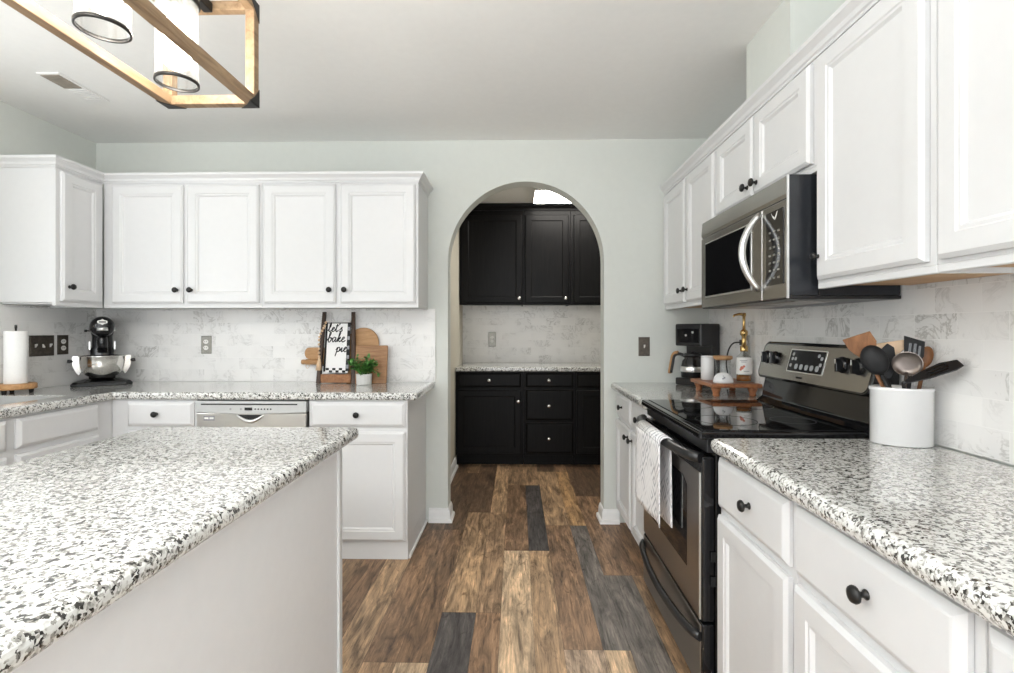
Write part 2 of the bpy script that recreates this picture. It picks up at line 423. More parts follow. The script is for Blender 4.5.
# ---------------------------------------------------------------- the setting
def floor():
    bm = bmesh.new(); lay = bm.loops.layers.float_color.new('plank')
    tan, ltan, brn, dbr = (0.36, 0.235, 0.135), (0.44, 0.315, 0.20), (0.215, 0.130, 0.075), (0.120, 0.075, 0.047)
    gry, char, gold, mid = (0.165, 0.145, 0.128), (0.075, 0.066, 0.063), (0.37, 0.225, 0.11), (0.28, 0.18, 0.105)
    pink = (0.45, 0.325, 0.225)
    # strip edges along X and, per strip, joints along Y with the colour below each joint
    known = {
        -0.58: [(1.887, mid), (3.15, brn), (4.4, dbr)], -0.455: [(1.887, ltan), (3.15, brn), (4.4, dbr)],
        -0.33: [(2.227, char), (3.45, tan), (4.66, dbr)], -0.18: [(2.227, brn), (3.45, mid), (4.66, tan)],
        -0.07: [(1.64, tan), (2.857, ltan), (4.06, brn), (5.3, mid)], 0.07: [(1.64, brn), (2.857, tan), (4.06, char), (5.3, mid)],
        0.185: [(1.975, pink), (3.23, brn), (4.45, tan)], 0.34: [(1.975, ltan), (3.23, gry), (4.45, gold)],
        0.445: [(1.36, ltan), (2.577, gry), (3.80, brn), (5.0, dbr)], 0.585: [(1.36, brn), (2.577, mid), (3.80, brn), (5.0, dbr)],
        -0.71: [(2.9, tan), (4.1, brn)], -0.83: [(2.9, brn), (4.1, mid)],
    }
    xs = sorted(known)
    lo, hi = XL - 0.1, PXR + 0.1
    while xs[0] > lo:
        xs.insert(0, xs[0] - (0.13 if len(xs) % 2 else 0.12))
    while xs[-1] < hi: xs.append(xs[-1] + (0.125 if len(xs) % 2 else 0.13))
    rnd = random.Random(3); pal = [tan, ltan, brn, dbr, gry, mid, mid, brn]
    off = None
    for i in range(len(xs) - 1):
        x0, x1 = xs[i], xs[i + 1]
        js = known.get(x0)
        if js is None:
            if i % 2 == 0 or off is None: off = rnd.uniform(0.3, 1.5)
            js = [(off + 1.22 * k, rnd.choice(pal)) for k in range(-2, 5)]
        y = YN; js = [j for j in js if j[0] > YN] + [(PB + 0.05, rnd.choice([brn, mid, dbr]))]
        segs = []
        for (yj, c) in js:
            # planks no longer than 1.22 m
            while yj - y > 1.3: segs.append((y, yj - 1.22 * math.floor((yj - y - 0.05) / 1.22), rnd.choice([brn, mid, tan]))); y = segs[-1][1]
            if yj > y: segs.append((y, min(yj, PB + .05), c)); y = yj
        for (a, b, c) in segs:
            if b - a < 0.01: continue
            e = 0.0006
            v = [bm.verts.new(p) for p in ((x0+e, a+e, 0), (x1-e, a+e, 0), (x1-e, b-e, 0), (x0+e, b-e, 0))]
            f = bm.faces.new(v); r = rnd.random(); t = 1 + rnd.uniform(-.12, .12)
            for l in f.loops: l[lay] = (c[0]*t, c[1]*t, c[2]*t, r)
    # the dark seam and body under the planks
    v = [bm.verts.new(p) for p in ((lo, YN, -0.001), (hi, YN, -0.001), (hi, PB + .05, -0.001), (lo, PB + .05, -0.001))]
    w = [bm.verts.new(p) for p in ((lo, YN, -0.06), (hi, YN, -0.06), (hi, PB + .05, -0.06), (lo, PB + .05, -0.06))]
    fs = [bm.faces.new(v), bm.faces.new(w[::-1])] + [bm.faces.new((w[i], w[(i+1) % 4], v[(i+1) % 4], v[i])) for i in range(4)]
    for f in fs:
        for l in f.loops: l[lay] = (0.05, 0.035, 0.025, 0.5)
    me = bpy.data.meshes.new('floor'); bm.to_mesh(me); bm.free()
    me.materials.append(M_['floor'])
    o = bpy.data.objects.new('floor', me); COL.objects.link(o); struct(o)
floor()

m = MB(); m.box(XL - .1, YN, HC, PXR + .1, PB + .1, HC + .08); struct(m.build('ceiling', 'ceil'))
m = MB(); m.box(XR, YN, 0, XR + .1, D + .13, HC); struct(m.build('wall_right', 'wall'))
# left wall with an assumed window opening over the sink (outside the frame)
m = MB()
WY0, WY1, WZ0, WZ1 = 0.65, 1.85, 1.10, 2.12
m.box(XL - .1, YN, 0, XL, WY0, HC); m.box(XL - .1, WY1, 0, XL, D + .13, HC)
m.box(XL - .1, WY0, 0, XL, WY1, WZ0); m.box(XL - .1, WY0, WZ1, XL, WY1, HC)
struct(m.build('wall_left', 'wall'))
w1 = struct(bpy.data.objects.new('assumed_window_1', None)); COL.objects.link(w1)  # unseen window, assumed from the light on the left side
m = MB()
for (a, b, c, d) in ((WY0, WY0 + .05, WZ0, WZ1), (WY1 - .05, WY1, WZ0, WZ1), (WY0 + .05, WY1 - .05, WZ0, WZ0 + .05), (WY0 + .05, WY1 - .05, WZ1 - .05, WZ1), (WY0 + .05, WY1 - .05, (WZ0+WZ1)/2 - .02, (WZ0+WZ1)/2 + .02)):
    m.box(XL - .075, a, c, XL - .045, b, d)
m.build('window_frame', 'trim', w1)
m = MB(); m.box(XL - .063, WY0 + .05, WZ0 + .05, XL - .059, WY1 - .05, WZ1 - .05); m.build('window_pane', 'glass', w1)

# back wall with the arched opening
arc = [(AX0, 0.0)]
cx, hw = (AX0 + AX1) / 2, (AX1 - AX0) / 2
for i in range(41):
    a = PI - PI * i / 40
    arc.append((cx + hw * math.cos(a), ASP + (ATOP - ASP) * math.sin(a)))
arc.append((AX1, 0.0))
m = MB(); m.prism([(XL, 0)] + arc + [(XR, 0), (XR, HC), (XL, HC)], D, D + 0.13, 'XZ')
struct(m.build('wall_back', 'wall'))
m = MB(); m.box(PXL - .1, D + .131, 0, PXL, PB, HC); struct(m.build('wall_pantry_left', 'pwall'))
m = MB(); m.box(PXR, D + .131, 0, PXR + .1, PB, HC); struct(m.build('wall_pantry_right', 'pwall'))
m = MB(); m.box(PXL - .1, PB, 0, PXR + .1, PB + .1, HC); struct(m.build('wall_pantry_back', 'pwall'))
# boxed duct above the right cabinets
m = MB(); m.box(1.0, 1.86, 2.14, XR - .001, 2.21, HC - .001); struct(m.build('trim_1', 'wall'))

# tiled backsplashes
m = MB(); m.box(XL + .001, D - .012, CT, -0.53, D - .001, 1.39); struct(m.build('wall_tile_back', 'tile_x'))
m = MB(); m.box(XL + .001, 1.9, CT, XL + .012, D - .013, 1.39); struct(m.build('wall_tile_left', 'tile_y'))
m = MB(); m.box(XR - .011, YN, CT, XR - .001, D - .002, 1.40); struct(m.build('wall_tile_right', 'tile_y'))
m = MB(); m.box(PXL + .001, PB - .011, CT, PXR - .001, PB - .001, 1.51); struct(m.build('wall_tile_pantry', 'tile_x'))

BBP = [(0, 0), (0.030, 0), (0.028, 0.018), (0.016, 0.024), (0.014, 0.065), (0.008, 0.085), (0.0, 0.09)]
m = MB(); m.sweep(BBP, [(-0.573, D), (AX0, D), (AX0, D + .13)][::1]); struct(m.build('baseboard_left', 'trim'))
m = MB(); m.sweep(BBP, [(AX1, D + .13), (AX1, D), (0.665, D)]); struct(m.build('baseboard_right', 'trim'))
m = MB(); m.sweep(BBP, [(PXL, 4.60), (PXL, D + .131)][::-1]); struct(m.build('baseboard_pantry', 'trim'))

# ---------------------------------------------------------------- cabinets
DOOR = [(0, 0), (0, .012), (.010, .020), (.052, .020), (.056, .0165), (.063, .0165), (.071, .009)]
PDOOR = [(0, 0), (0, .014), (.006, .020), (.055, .020), (.063, .012)]
DRAWER = [(0, 0), (0, .009), (.014, .019), (.018, .020)]
KNOB = [(0.0095, 0), (0.0095, .002), (0.0055, .004), (0.0050, .013), (0.010, .016), (0.0155, .019), (0.0165, .023), (0.0140, .028), (0.007, .0305), (0.0005, .031)]

def knob(parent, x, y, z, mat='iron', k=1.0):
    m = MB(); m.lathe([(r * k, h * k) for r, h in KNOB], (0, 0, 0), '-Y', 16)
    return m.build('knob', mat, parent, loc=(x, y, z))

def cabinet(name, label, loc, rz, w, d, z0, z1, fronts, toe=0.0, mat='white', kmat='iron', group=None, under=None, cat='cabinet', toe_in=0.07, doorprof=None, side_skirt=False, kk=1.0, hollow=False):
    """local frame: width +x, front at y=0 facing -y, depth +y. fronts: (kind, x0, x1, z0, z1, knob xz or None)"""
    t = T(name, label, cat, (loc[0], loc[1], 0), rz, group)
    m = MB()
    if under:      # wall cabinet: sides and rails run below the recessed bottom
        m.box(0, 0, z0 + .018, w, d, z1)
        m.box(0, 0, z0, w, .019, z0 + .018); m.box(w - .016, .019, z0, w, d, z0 + .018)
    elif hollow:
        m.box(0, 0, toe, w, d, .60); m.box(0, 0, .60, w, .019, z1); m.box(0, d - .015, .60, w, d, z1); m.box(0, .019, .60, .016, d - .015, z1); m.box(w - .016, .019, .60, w, d - .015, z1)
    else:
        m.box(0, 0, toe, w, d, z1)
        if toe: m.box(0.0 if side_skirt else 0.002, toe_in, 0, w if side_skirt else w - .002, d, toe)
    c = m.build('carcass', mat, t, bevel=.0015, seg=1)
    if under:
        m = MB(); m.box(.0165, .0195, z0 + .010, w - .0165, d - .002, z0 + .0175); m.build('underside', under, t)
    for f in fronts:
        kind, x0, x1, a, b, kp = f
        m = MB(); m.panel(x0, x1, a, b, -.001, (doorprof or DOOR) if kind == 'door' else DRAWER)
        p = m.build({'door': 'door', 'drawer': 'drawer', 'false': 'false_drawer_front'}[kind], mat, t)
        if kp:
            for q in (kp if isinstance(kp, list) else [kp]): knob(p, q[0], -.021, q[1], kmat, kk)
    return t

UZ0, UZ1 = 1.383, 2.125
UPF = D - 0.322      # faces of the left uppers
gU = 'white upper cabinets along the back wall'
def up(x0, x1): return ('door', x0, x1, 1.411, 2.112, None)
# along the back wall, left of the arch
cabinet('upper_cabinet', 'white upper cabinet on back wall above the stand mixer, left of the other pair', (-2.466, UPF), 0, 2.466 - 1.5115, .32, UZ0, UZ1,
        [('door', .060, .487, 1.411, 2.112, (.487 - .030, 1.488)), ('door', .513, .941, 1.411, 2.112, (.513 + .030, 1.488))], under='white', group=gU)
cabinet('upper_cabinet', 'white upper cabinet on back wall above the let us bake pie towel, nearest the arch', (-1.510, UPF), 0, 1.510 - .580, .32, UZ0, UZ1,
        [('door', .014, .442, 1.411, 2.112, (.442 - .030, 1.488)), ('door', .471, .914, 1.411, 2.112, (.471 + .030, 1.488))], under='white', group=gU)
# on the left wall, end panel towards the camera
cabinet('upper_cabinet', 'white upper cabinet on left wall with one narrow door and broad end panel', (-2.470, 2.649), R(90), UPF - 2.651 + .0, .312, UZ0, UZ1,
        [('door', .024, .288, 1.411, 2.112, (.024 + .038, 1.488))], under='white')
CROWN = [(-.003, 2.1255), (.004, 2.1255), (.006, 2.133), (.012, 2.137), (.016, 2.150), (.030, 2.163), (.034, 2.166), (.035, 2.180), (-.003, 2.182)]
m = MB(); m.sweep(CROWN, [(XL + .005, 2.649), (-2.470, 2.649), (-2.470, UPF), (-.580, UPF), (-.580, D - .004)])
tag(m.build('crown_molding', 'white'), 'white crown molding along the tops of the left upper cabinets', 'molding')

# right wall uppers: local x runs towards the camera
UXF = 0.962; gR = 'white upper cabinets along the right wall'
def rcab(label, yfar, ynear, fronts, z0=UZ0, under='rawwood', xf=UXF, **k):
    fr = [(f[0], yfar - f[1], yfar - f[2], f[3], f[4], (yfar - f[5][0], f[5][1]) if f[5] else None) for f in fronts]
    return cabinet(k.pop('name', 'upper_cabinet'), label, (xf, yfar), R(-90), yfar - ynear, XR - .013 - xf if xf > .8 else .597, z0, k.pop('z1', UZ1), fr, under=under, **k)
rcab('white two-door upper cabinet on right wall against the arch wall, beyond microwave', D - .004, 2.421,
     [('door', 3.255, 2.862, 1.411, 2.112, (2.892, 1.476)), ('door', 2.828, 2.442, 1.411, 2.112, (2.798, 1.476))], group=gR)
rcab('short white two-door upper cabinet directly above the microwave', 2.419, 1.628,
     [('door', 2.403, 2.041, 1.79, 2.112, (2.072, 1.832)), ('door', 2.023, 1.646, 1.79, 2.112, (1.995, 1.832))], z0=1.762, group=gR, under='white')
rcab('tall white single-door upper cabinet on right wall just in front of the microwave', 1.626, 1.171,
     [('door', 1.606, 1.189, 1.411, 2.112, (1.590, 1.482))], group=gR, kk=.72)
rcab('tall white upper cabinet on right wall, second one after the microwave', 1.169, .715,
     [('door', 1.152, .735, 1.411, 2.112, (.765, 1.470))], group=gR)
rcab('white two-door upper cabinet on right wall, third one after the microwave', .713, .10,
     [('door', .700, .42, 1.411, 2.112, (.45, 1.470)), ('door', .40, .115, 1.411, 2.112, (.36, 1.47))], group=gR)
m = MB(); m.sweep(CROWN, [(UXF, D - .004), (UXF, .10)])
tag(m.build('crown_molding', 'white'), 'white crown molding along the tops of the right upper cabinets', 'molding')

# base cabinets, back wall run
BF = 2.722; gB = 'white base cabinets under the left counter'
BT = CU - .002
bd = D - .014 - BF
cabinet('base_cabinet', 'white base cabinet with one drawer left of the dishwasher', (-2.222, BF), 0, 2.216 - 1.742, bd, .1, BT,
        [('drawer', .095, .462, .727, .860, (.262, .795)), ('door', .095, .462, .121, .700, (.13, .65))], toe=.1, group=gB)
cabinet('base_cabinet', 'white base cabinet with drawer over door between dishwasher and arch', (-1.130, BF), 0, 1.130 - .592, bd, .1, BT,
        [('drawer', .010, .526, .727, .860, (.268, .795)), ('door', .010, .526, .112, .700, (.05, .655))], toe=.1, group=gB, side_skirt=True, toe_in=.012)
m = MB(); m.box(-.591, BF + .02, 0, -.580, D - .002, .018); tag(m.build('shoe_molding', 'trim', bevel=.004), 'thin white shoe molding along the foot of cabinet end beside the arch', 'molding')
# left wall run under the sink: local x runs away from the camera
t = cabinet('sink_base_cabinet', 'white sink base cabinet on left wall with plain false drawer fronts', (-2.218, 1.70), R(90), 2.7185 - 1.70, .555, .1, BT,
        [('false', .480, .914, .727, .860, None), ('false', .020, .436, .727, .860, None), ('door', .480, .914, .121, .700, (.51, .65)), ('door', .020, .436, .121, .700, (.40, .65))], toe=.1, group=gB, hollow=True)

# right wall base cabinets (near)
BXF = .655; gN = 'white base cabinets along the right wall'
def rbase(label, yf, yn, fr, **k): return rcab(label, yf, yn, fr, z0=.1, under=None, xf=BXF, z1=BT - .006, name='base_cabinet', toe=.1, group=gN, **k)
rbase('white base cabinet with drawer over door directly beside the range, near side', 1.626, 1.187,
      [('drawer', 1.612, 1.202, .692, .848, (1.385, .772)), ('door', 1.612, 1.202, .121, .667, None)])
rbase('wider white base cabinet with large round knob, second from the range', 1.185, .715,
      [('drawer', 1.171, .732, .692, .848, (.925, .772)), ('door', 1.171, .732, .121, .667, None)])
rbase('white base cabinet under right counter nearest the camera', .713, .20,
      [('drawer', .700, .22, .692, .848, (.46, .772)), ('door', .700, .22, .121, .667, (.26, .62))])
rbase('white base cabinet with two drawers over two doors between range and arch wall', D - .034, 2.412,
      [('drawer', 3.232, 2.850, .712, .855, (3.045, .785)), ('drawer', 2.815, 2.430, .712, .855, (2.62, .785)),
       ('door', 3.232, 2.850, .121, .688, (2.885, .640)), ('door', 2.815, 2.430, .121, .688, (2.782, .640))])

# pantry cabinets
gP = 'black cabinets in the pantry'
PU, PBF = 4.93, 4.625
cabinet('upper_cabinet', 'black upper cabinet with single wide door seen through arch, left', (PXL + .004, PU), 0, .625, PB - PU - .013, 1.498, 2.42,
        [('door', .030, .614, 1.517, 2.375, (.585, 1.56))], mat='black_cab', kmat='nickel', under='black_cab', group=gP, doorprof=PDOOR)
cabinet('upper_cabinet', 'black upper cabinet with narrower door in the middle seen through arch', (.065, PU), 0, .460, PB - PU - .013, 1.498, 2.42,
        [('door', .020, .440, 1.517, 2.375, (.41, 1.56))], mat='black_cab', kmat='nickel', under='black_cab', group=gP, doorprof=PDOOR)
cabinet('upper_cabinet', 'black upper cabinet partly cut off by right side of arch', (.527, PU), 0, .64, PB - PU - .013, 1.498, 2.42,
        [('door', .030, .61, 1.517, 2.375, (.58, 1.56))], mat='black_cab', kmat='nickel', under='black_cab', group=gP, doorprof=PDOOR)
m = MB(); m.sweep([(-.003, 2.4205), (.010, 2.4205), (.012, 2.437), (.030, 2.462), (.034, 2.486), (-.003, 2.487)], [(PXL + .003, PU), (1.167, PU)][::1])
tag(m.build('crown_molding', 'black_cab'), 'black crown molding above the pantry upper cabinets', 'molding')
pb = PB - PBF - .013
PT = CT - .042
cabinet('base_cabinet', 'black base cabinet with drawer over wide door seen through arch', (PXL + .004, PBF), 0, .625, pb, .1, PT,
        [('drawer', .018, .602, .727, .858, (.31, .792)), ('door', .018, .602, .121, .700, (.575, .60))], toe=.1, mat='black_cab', kmat='nickel', group=gP, doorprof=PDOOR)
cabinet('drawer_base_cabinet', 'black base cabinet with three stacked drawers seen through arch', (.065, PBF), 0, .460, pb, .1, PT,
        [('drawer', .018, .452, .727, .858, (.228, .792)), ('drawer', .018, .452, .425, .705, (.228, .56)), ('drawer', .018, .452, .121, .402, (.228, .26))], toe=.1, mat='black_cab', kmat='nickel', group=gP)
cabinet('base_cabinet', 'black base cabinet partly hidden by right side of arch', (.527, PBF), 0, .64, pb, .1, PT,
        [('drawer', .022, .62, .727, .858, (.32, .792)), ('door', .022, .62, .121, .700, (.60, .60))], toe=.1, mat='black_cab', kmat='nickel', group=gP, doorprof=PDOOR)

# ---------------------------------------------------------------- countertops
def slab(name, label, xs, ys, skip, z0, z1, bev=.016, seg=4, group=None):
    bm = bmesh.new(); V = {}
    def v(i, j):
        if (i, j) not in V: V[(i, j)] = bm.verts.new((xs[i], ys[j], z1))
        return V[(i, j)]
    fs = []
    for i in range(len(xs) - 1):
        for j in range(len(ys) - 1):
            if (i, j) in skip: continue
            fs.append(bm.faces.new((v(i, j), v(i+1, j), v(i+1, j+1), v(i, j+1))))
    r = bmesh.ops.extrude_face_region(bm, geom=fs)
    for g in r['geom']:
        if isinstance(g, bmesh.types.BMVert): g.co.z = z0
    bmesh.ops.recalc_face_normals(bm, faces=bm.faces)
    # merge the coplanar cells so the bevel runs clean
    bmesh.ops.dissolve_limit(bm, angle_limit=R(1), verts=bm.verts, edges=bm.edges)
    mb = MB(); mb.bm.free(); mb.bm = bm
    o = mb.build(name, 'granite', bevel=bev, seg=seg)
    for p in o.data.polygons: p.use_smooth = False
    return tag(o, label, 'countertop', group)
gC = 'speckled granite countertops'
EX = -2.192; EY = 2.695
SX0, SX1, SY0, SY1 = -2.70, -2.335, 1.78, 2.545
slab('countertop', 'speckled granite L-shaped countertop on the left cabinets, holding sink and mixer', [XL + .013, SX0, SX1, EX, -.535], [1.66, SY0, SY1, EY, D - .013],
     {(1, 1), (3, 0), (3, 1), (3, 2)}, CU, CT, .014, group=gC)
XE = .607
slab('countertop', 'speckled granite countertop on right wall holding the utensil crock', [XE, XR - .012], [-.2, 1.605], set(), CU - .006, CT, .022, group=gC)
slab('countertop', 'short granite countertop between range and arch wall, under coffee maker', [XE, XR - .012], [2.412, D - .002], set(), CU - .006, CT, .022, group=gC)
slab('countertop', 'granite countertop on black cabinets seen through the arch', [PXL + .002, PXR - .002], [4.595, PB - .012], set(), CU + .001, CT, .010, group=gC)
IX0, IX1, IY1 = -1.290, -.549, 1.752
slab('countertop', 'large speckled granite island top in left foreground', [IX0, IX1], [-.2, IY1], set(), CU, CT, .017, group=gC)

# island base
t = T('kitchen_island', 'plain light grey island base under granite top in left foreground', 'kitchen island', (-.923, .76, 0))
m = MB(); m.box(-.33, -.93, 0, .318, .905, CU - .001); m.build('carcass', 'island', t)
m = MB(); m.box(.318, -.93, 0, .330, .892, CU - .001); m.build('end_panel', 'island', t)
m = MB(); m.box(.300, .892, 0, .338, .920, CU - .001); tag(m.build('corner_trim', 'white', t, bevel=.002), 'bright white corner strip')

# ---------------------------------------------------------------- sink
t = T('sink', 'steel undermount sink set in the left counter below the paper towels', 'sink', (0, 0, 0))
m = MB()
g = .004
def rect(x0, x1, y0, y1, z): return [(x0, y0, z), (x1, y0, z), (x1, y1, z), (x0, y1, z)]
m.rings([rect(SX0 - .03, SX1 + .03, SY0 - .03, SY1 + .03, CU - .004), rect(SX0 - .03, SX1 + .03, SY0 - .03, SY1 + .03, CU - .001), rect(SX0 + .001, SX1 - .001, SY0 + .001, SY1 - .001, CU - .001),
         rect(SX0 + .002, SX1 - .002, SY0 + .002, SY1 - .002, CU - .03), rect(SX0 + .02, SX1 - .02, SY0 + .02, SY1 - .02, CU - .17), rect(SX0 + .06, SX1 - .06, SY0 + .06, SY1 - .06, CU - .18)], caps=(False, True))
m.build('basin', 'lsteel', t)
m = MB()
m.rings([rect(SX0 + .0005, SX1 - .0005, SY0 + .0005, SY1 - .0005, CU + .0), rect(SX0 + .0005, SX1 - .0005, SY0 + .0005, SY1 - .0005, CT - .002), rect(SX0 + .006, SX1 - .006, SY0 + .006, SY1 - .006, CT - .002), rect(SX0 + .006, SX1 - .006, SY0 + .006, SY1 - .006, CU)], caps=(False, False))
m.build('rim', 'lsteel', t)
m = MB(); m.lathe([(.045, 0), (.045, .004), (.03, .005), (.028, .002)], ((SX0+SX1)/2, 2.15, CU - .179), 'Z', 20); m.build('drain', 'chrome', t)

# ---------------------------------------------------------------- dishwasher
t = T('dishwasher', 'stainless dishwasher with top control strip under the left counter', 'dishwasher', (-1.7460, BF, 0))
w = .612
m = MB(); m.box(.006, .02, .1, w - .006, bd - .01, BT - .004); m.box(.02, .06, 0, w - .02, bd - .01, .1); m.build('tub', 'black', t)
m = MB(); m.box(.006, -.018, .12, w - .006, .019, .800); m.build('door', 'steel_x', t, bevel=.004)
m = MB()   # control strip with curved lower lip
pts = [(.004, .866), (w - .004, .866), (w - .004, .806)] + [(w - .004 - (w - .008) * i / 16, .806 - .010 * math.sin(PI * i / 16)) for i in range(1, 16)] + [(.004, .806)]
m.prism(pts, -.026, .018, 'XZ'); cs = m.build('control_strip', 'sgrey', t, bevel=.003)
m = MB(); m.box(.035, -.0272, .846, w - .05, -.0258, .853); m.build('vent_slot', 'black', cs)
m = MB(); m.box(.274, -.0275, .817, .316, -.0258, .833); m.build('display', 'display', cs)
for i in range(6):
    m = MB(); m.lathe([(.004, 0), (.004, .0015)], (.332 + .017 * i, -.0259, .824), '-Y', 10); m.build('button', 'display', cs)
m = MB(); m.lathe([(.006, 0), (.006, .0015)], (.197, -.0259, .824), '-Y', 12); m.build('button', 'btn', cs)
m = MB(); m.lathe([(.006, 0), (.006, .0015)], (.254, -.0259, .824), '-Y', 12); m.build('button', 'btn', cs)
m = MB()   # pocket handle: dark half-bowl with bright lip
hp = [(.228 + .148 * i / 14, .792 - .036 * math.sin(PI * i / 14)) for i in range(15)]
m.prism(hp, -.0195, -.012, 'XZ'); hd = m.build('pocket_handle', 'black', t)
m = MB(); m.tube([(x, -.021, z) for x, z in hp], [.004 + .006 * math.sin(PI * i / 14) for i in range(15)], 8); m.build('handle_lip', 'lsteel', hd)
m = MB(); m.box(.045, -.0195, .760, .105, -.0182, .785); st = tag(m.build('sticker', 'grey_ink', t), 'small white and grey sticker')
m = MB()
for i in range(2): m.box(.050 + .028 * i, -.0203, .768, .072 + .028 * i, -.0190, .778)
m.build('sticker_print', 'ivory', st)

# ---------------------------------------------------------------- range
RY0, RY1 = 1.645, 2.402
def range_():
    t = T('range', 'black and stainless electric range with glass cooktop on right wall', 'stove', (0, RY0, 0))
    L = RY1 - RY0
    m = MB(); m.box(.645, 0, .06, XR - .04, L, .895); m.box(.69, .02, 0, XR - .06, L - .02, .06); m.build('body', 'gblack', t, bevel=.002)
    # cooktop: rim and glass
    m = MB(); m.box(.592, -.003, .895, 1.135, L + .003, .922); ck = m.build('cooktop_rim', 'gblack', t, bevel=.008, seg=3)
    m = MB(); m.box(.622, .016, .9215, 1.12, L - .016, .9245); m.build('glass_top', 'glassblack', ck, bevel=.001, seg=1)
    m = MB()
    for (bx, by, br) in ((.76, .20, .105), (.76, .56, .085), (1.0, .20, .075), (1.0, .56, .105)):
        m.lathe([(br, .0002), (br, .0006), (br - .002, .0006), (br - .002, .0002)], (bx, by, .9244), 'Z', 40, caps=(False, False))
    m.build('burner_rings', 'charcoal', ck)
    # front: black vent band, door, drawer
    m = MB(); m.box(.618, .004, .852, .645, L - .004, .895); m.build('vent_band', 'black', t, bevel=.003)
    m = MB(); m.box(.602, .004, .300, .645, L - .004, .838); dr = m.build('oven_door', 'gblack', t, bevel=.006, seg=3)
    m = MB(); m.box(.598, .020, .306, .603, L - .020, .785); fc = m.build('door_panel', 'dsteel', dr, bevel=.002, seg=1)
    m = MB()
    pts = [(.150, .425), (L - .130, .425), (L - .130, .715), (.175, .735), (.150, .715)]
    m.prism([(.135, .425), (L - .135, .425), (L - .135, .735), (.175, .735), (.135, .710)], .5965, .5985, 'YZ'); m.build('oven_window', 'glassblack', dr)
    m = MB(); m.box(.5975, .012, .306, .6045, .0195, .785); m.build('edge_trim', 'lsteel', dr)
    # handle arching outwards
    m = MB()
    hp = []
    for i in range(25):
        s = i / 24; y = .008 + (L - .016) * s
        x = .600 - .052 * (math.sin(PI * s) ** 0.45 if 0 < s < 1 else 0)
        hp.append((x, y, .836 + .002 * math.sin(PI * s)))
    m.tube(hp, .019, 10, flat=.95); m.build('handle', 'black', dr)
    # drawer with its curved pull
    m = MB(); m.box(.603, .004, .070, .645, L - .004, .292); dw = m.build('storage_drawer', 'gblack', t, bevel=.006, seg=3)
    m = MB(); m.box(.599, .012, .075, .604, L - .012, .288); m.build('drawer_panel', 'dsteel', dw, bevel=.002, seg=1)
    m = MB(); hp = []
    for i in range(25):
        s = i / 24; y = .010 + (L - .020) * s
        hp.append((.600 - .040 * (math.sin(PI * s) ** 0.5 if 0 < s < 1 else 0), y, .250 - .012 * math.sin(PI * s)))
    m.tube(hp, .014, 10, flat=1.1); m.build('drawer_pull', 'black', dw)
    for z in (.42, .50):
        m = MB(); m.box(.63, -.004, z, .645, .001, z + .03); m.build('hinge_tab', 'charcoal', t)
    # backguard: leaning console on a black riser
    m = MB(); m.prism([(1.118, .915), (1.155, .945), (1.172, 1.035), (1.205, 1.19), (XR - .016, 1.19), (XR - .016, .90), (1.118, .90)], 0, 1, 'XZ')
    for v in m.bm.verts: v.co.y = .004 + (L - .008) * v.co.y
    bgd = m.build('backguard', 'gblack', t, bevel=.004)
    # console frame (rounded) leaning back
    def con(y, s, off):   # point on the sloping console: s 0..1 bottom to top
        return (1.135 + .040 * s - off, y, 1.042 + .152 * s)
    def rr(y0, y1, s0, s1, ry, rs, off, seg=5):
        L_ = []
        for (cy_, cs_, a0) in ((y1 - ry, s1 - rs, 0), (y0 + ry, s1 - rs, 90), (y0 + ry, s0 + rs, 180), (y1 - ry, s0 + rs, 270)):
            for k in range(seg + 1):
                a = R(a0 + 90 * k / seg)
                L_.append(con(cy_ + ry * math.cos(a), cs_ + rs * math.sin(a), off))
        return L_
    m = MB(); m.rings([[(p[0] + .055, p[1], p[2] - .002) for p in rr(.0, L, -.05, 1.03, .03, .2, 0)], rr(.0, L, -.05, 1.03, .03, .2, -.004), rr(.004, L - .004, -.02, 1.0, .03, .2, 0)])
    cn = m.build('console', 'gblack', t)
    m = MB(); m.rings([rr(.012, L - .014, .02, .95, .025, .16, .0), rr(.012, L - .014, .02, .95, .025, .16, .002)]); m.build('console_panel', 'steel', cn)
    m = MB(); m.rings([rr(.262, .512, .24, .86, .006, .04, .0018), rr(.262, .512, .24, .86, .006, .04, .0030)]); m.build('display_bezel', 'lsteel', cn)
    m = MB(); m.rings([rr(.268, .506, .27, .83, .006, .04, .003), rr(.268, .506, .27, .83, .006, .04, .0042)]); ds = m.build('display', 'display', cn)
    for i in range(5):
        m = MB(); m.rings([rr(.300 + .036 * i - .011, .300 + .036 * i + .011, .33, .47, .008, .05, .0042), rr(.300 + .036 * i - .011, .300 + .036 * i + .011, .33, .47, .008, .05, .005)]); m.build('key', 'btn', ds)
    for (y, s_) in ((.285, .66), (.305, .72), (.285, .5), (.482, .72), (.482, .6), (.460, .6), (.486, .42)):
        m = MB(); m.rings([rr(y - .008, y + .008, s_ - .045, s_ + .045, .006, .04, .0042), rr(y - .008, y + .008, s_ - .045, s_ + .045, .006, .04, .005)]); m.build('key', 'btn', ds)
    m = MB(); m.rings([rr(.385, .428, .09, .14, .003, .02, .002), rr(.385, .428, .09, .14, .003, .02, .0028)]); m.build('name_mark', 'ink', cn)
    for y in (.070, .155, .615, .690):
        c = con(y, .57, .002); m = MB()
        m.lathe([(.030, 0), (.029, .010), (.024, .016), (.022, .017)], c, '-X', 20)
        m.box(c[0] - .031, y - .006, c[2] - .024, c[0] - .012, y + .006, c[2] + .024)
        kn = m.build('control_knob', 'gblack', cn, bevel=.002)
        m = MB(); m.box(c[0] - .0318, y - .0015, c[2] + .005, c[0] - .0308, y + .0015, c[2] + .022); m.build('pointer', 'ivory', kn)
    return t
range_()

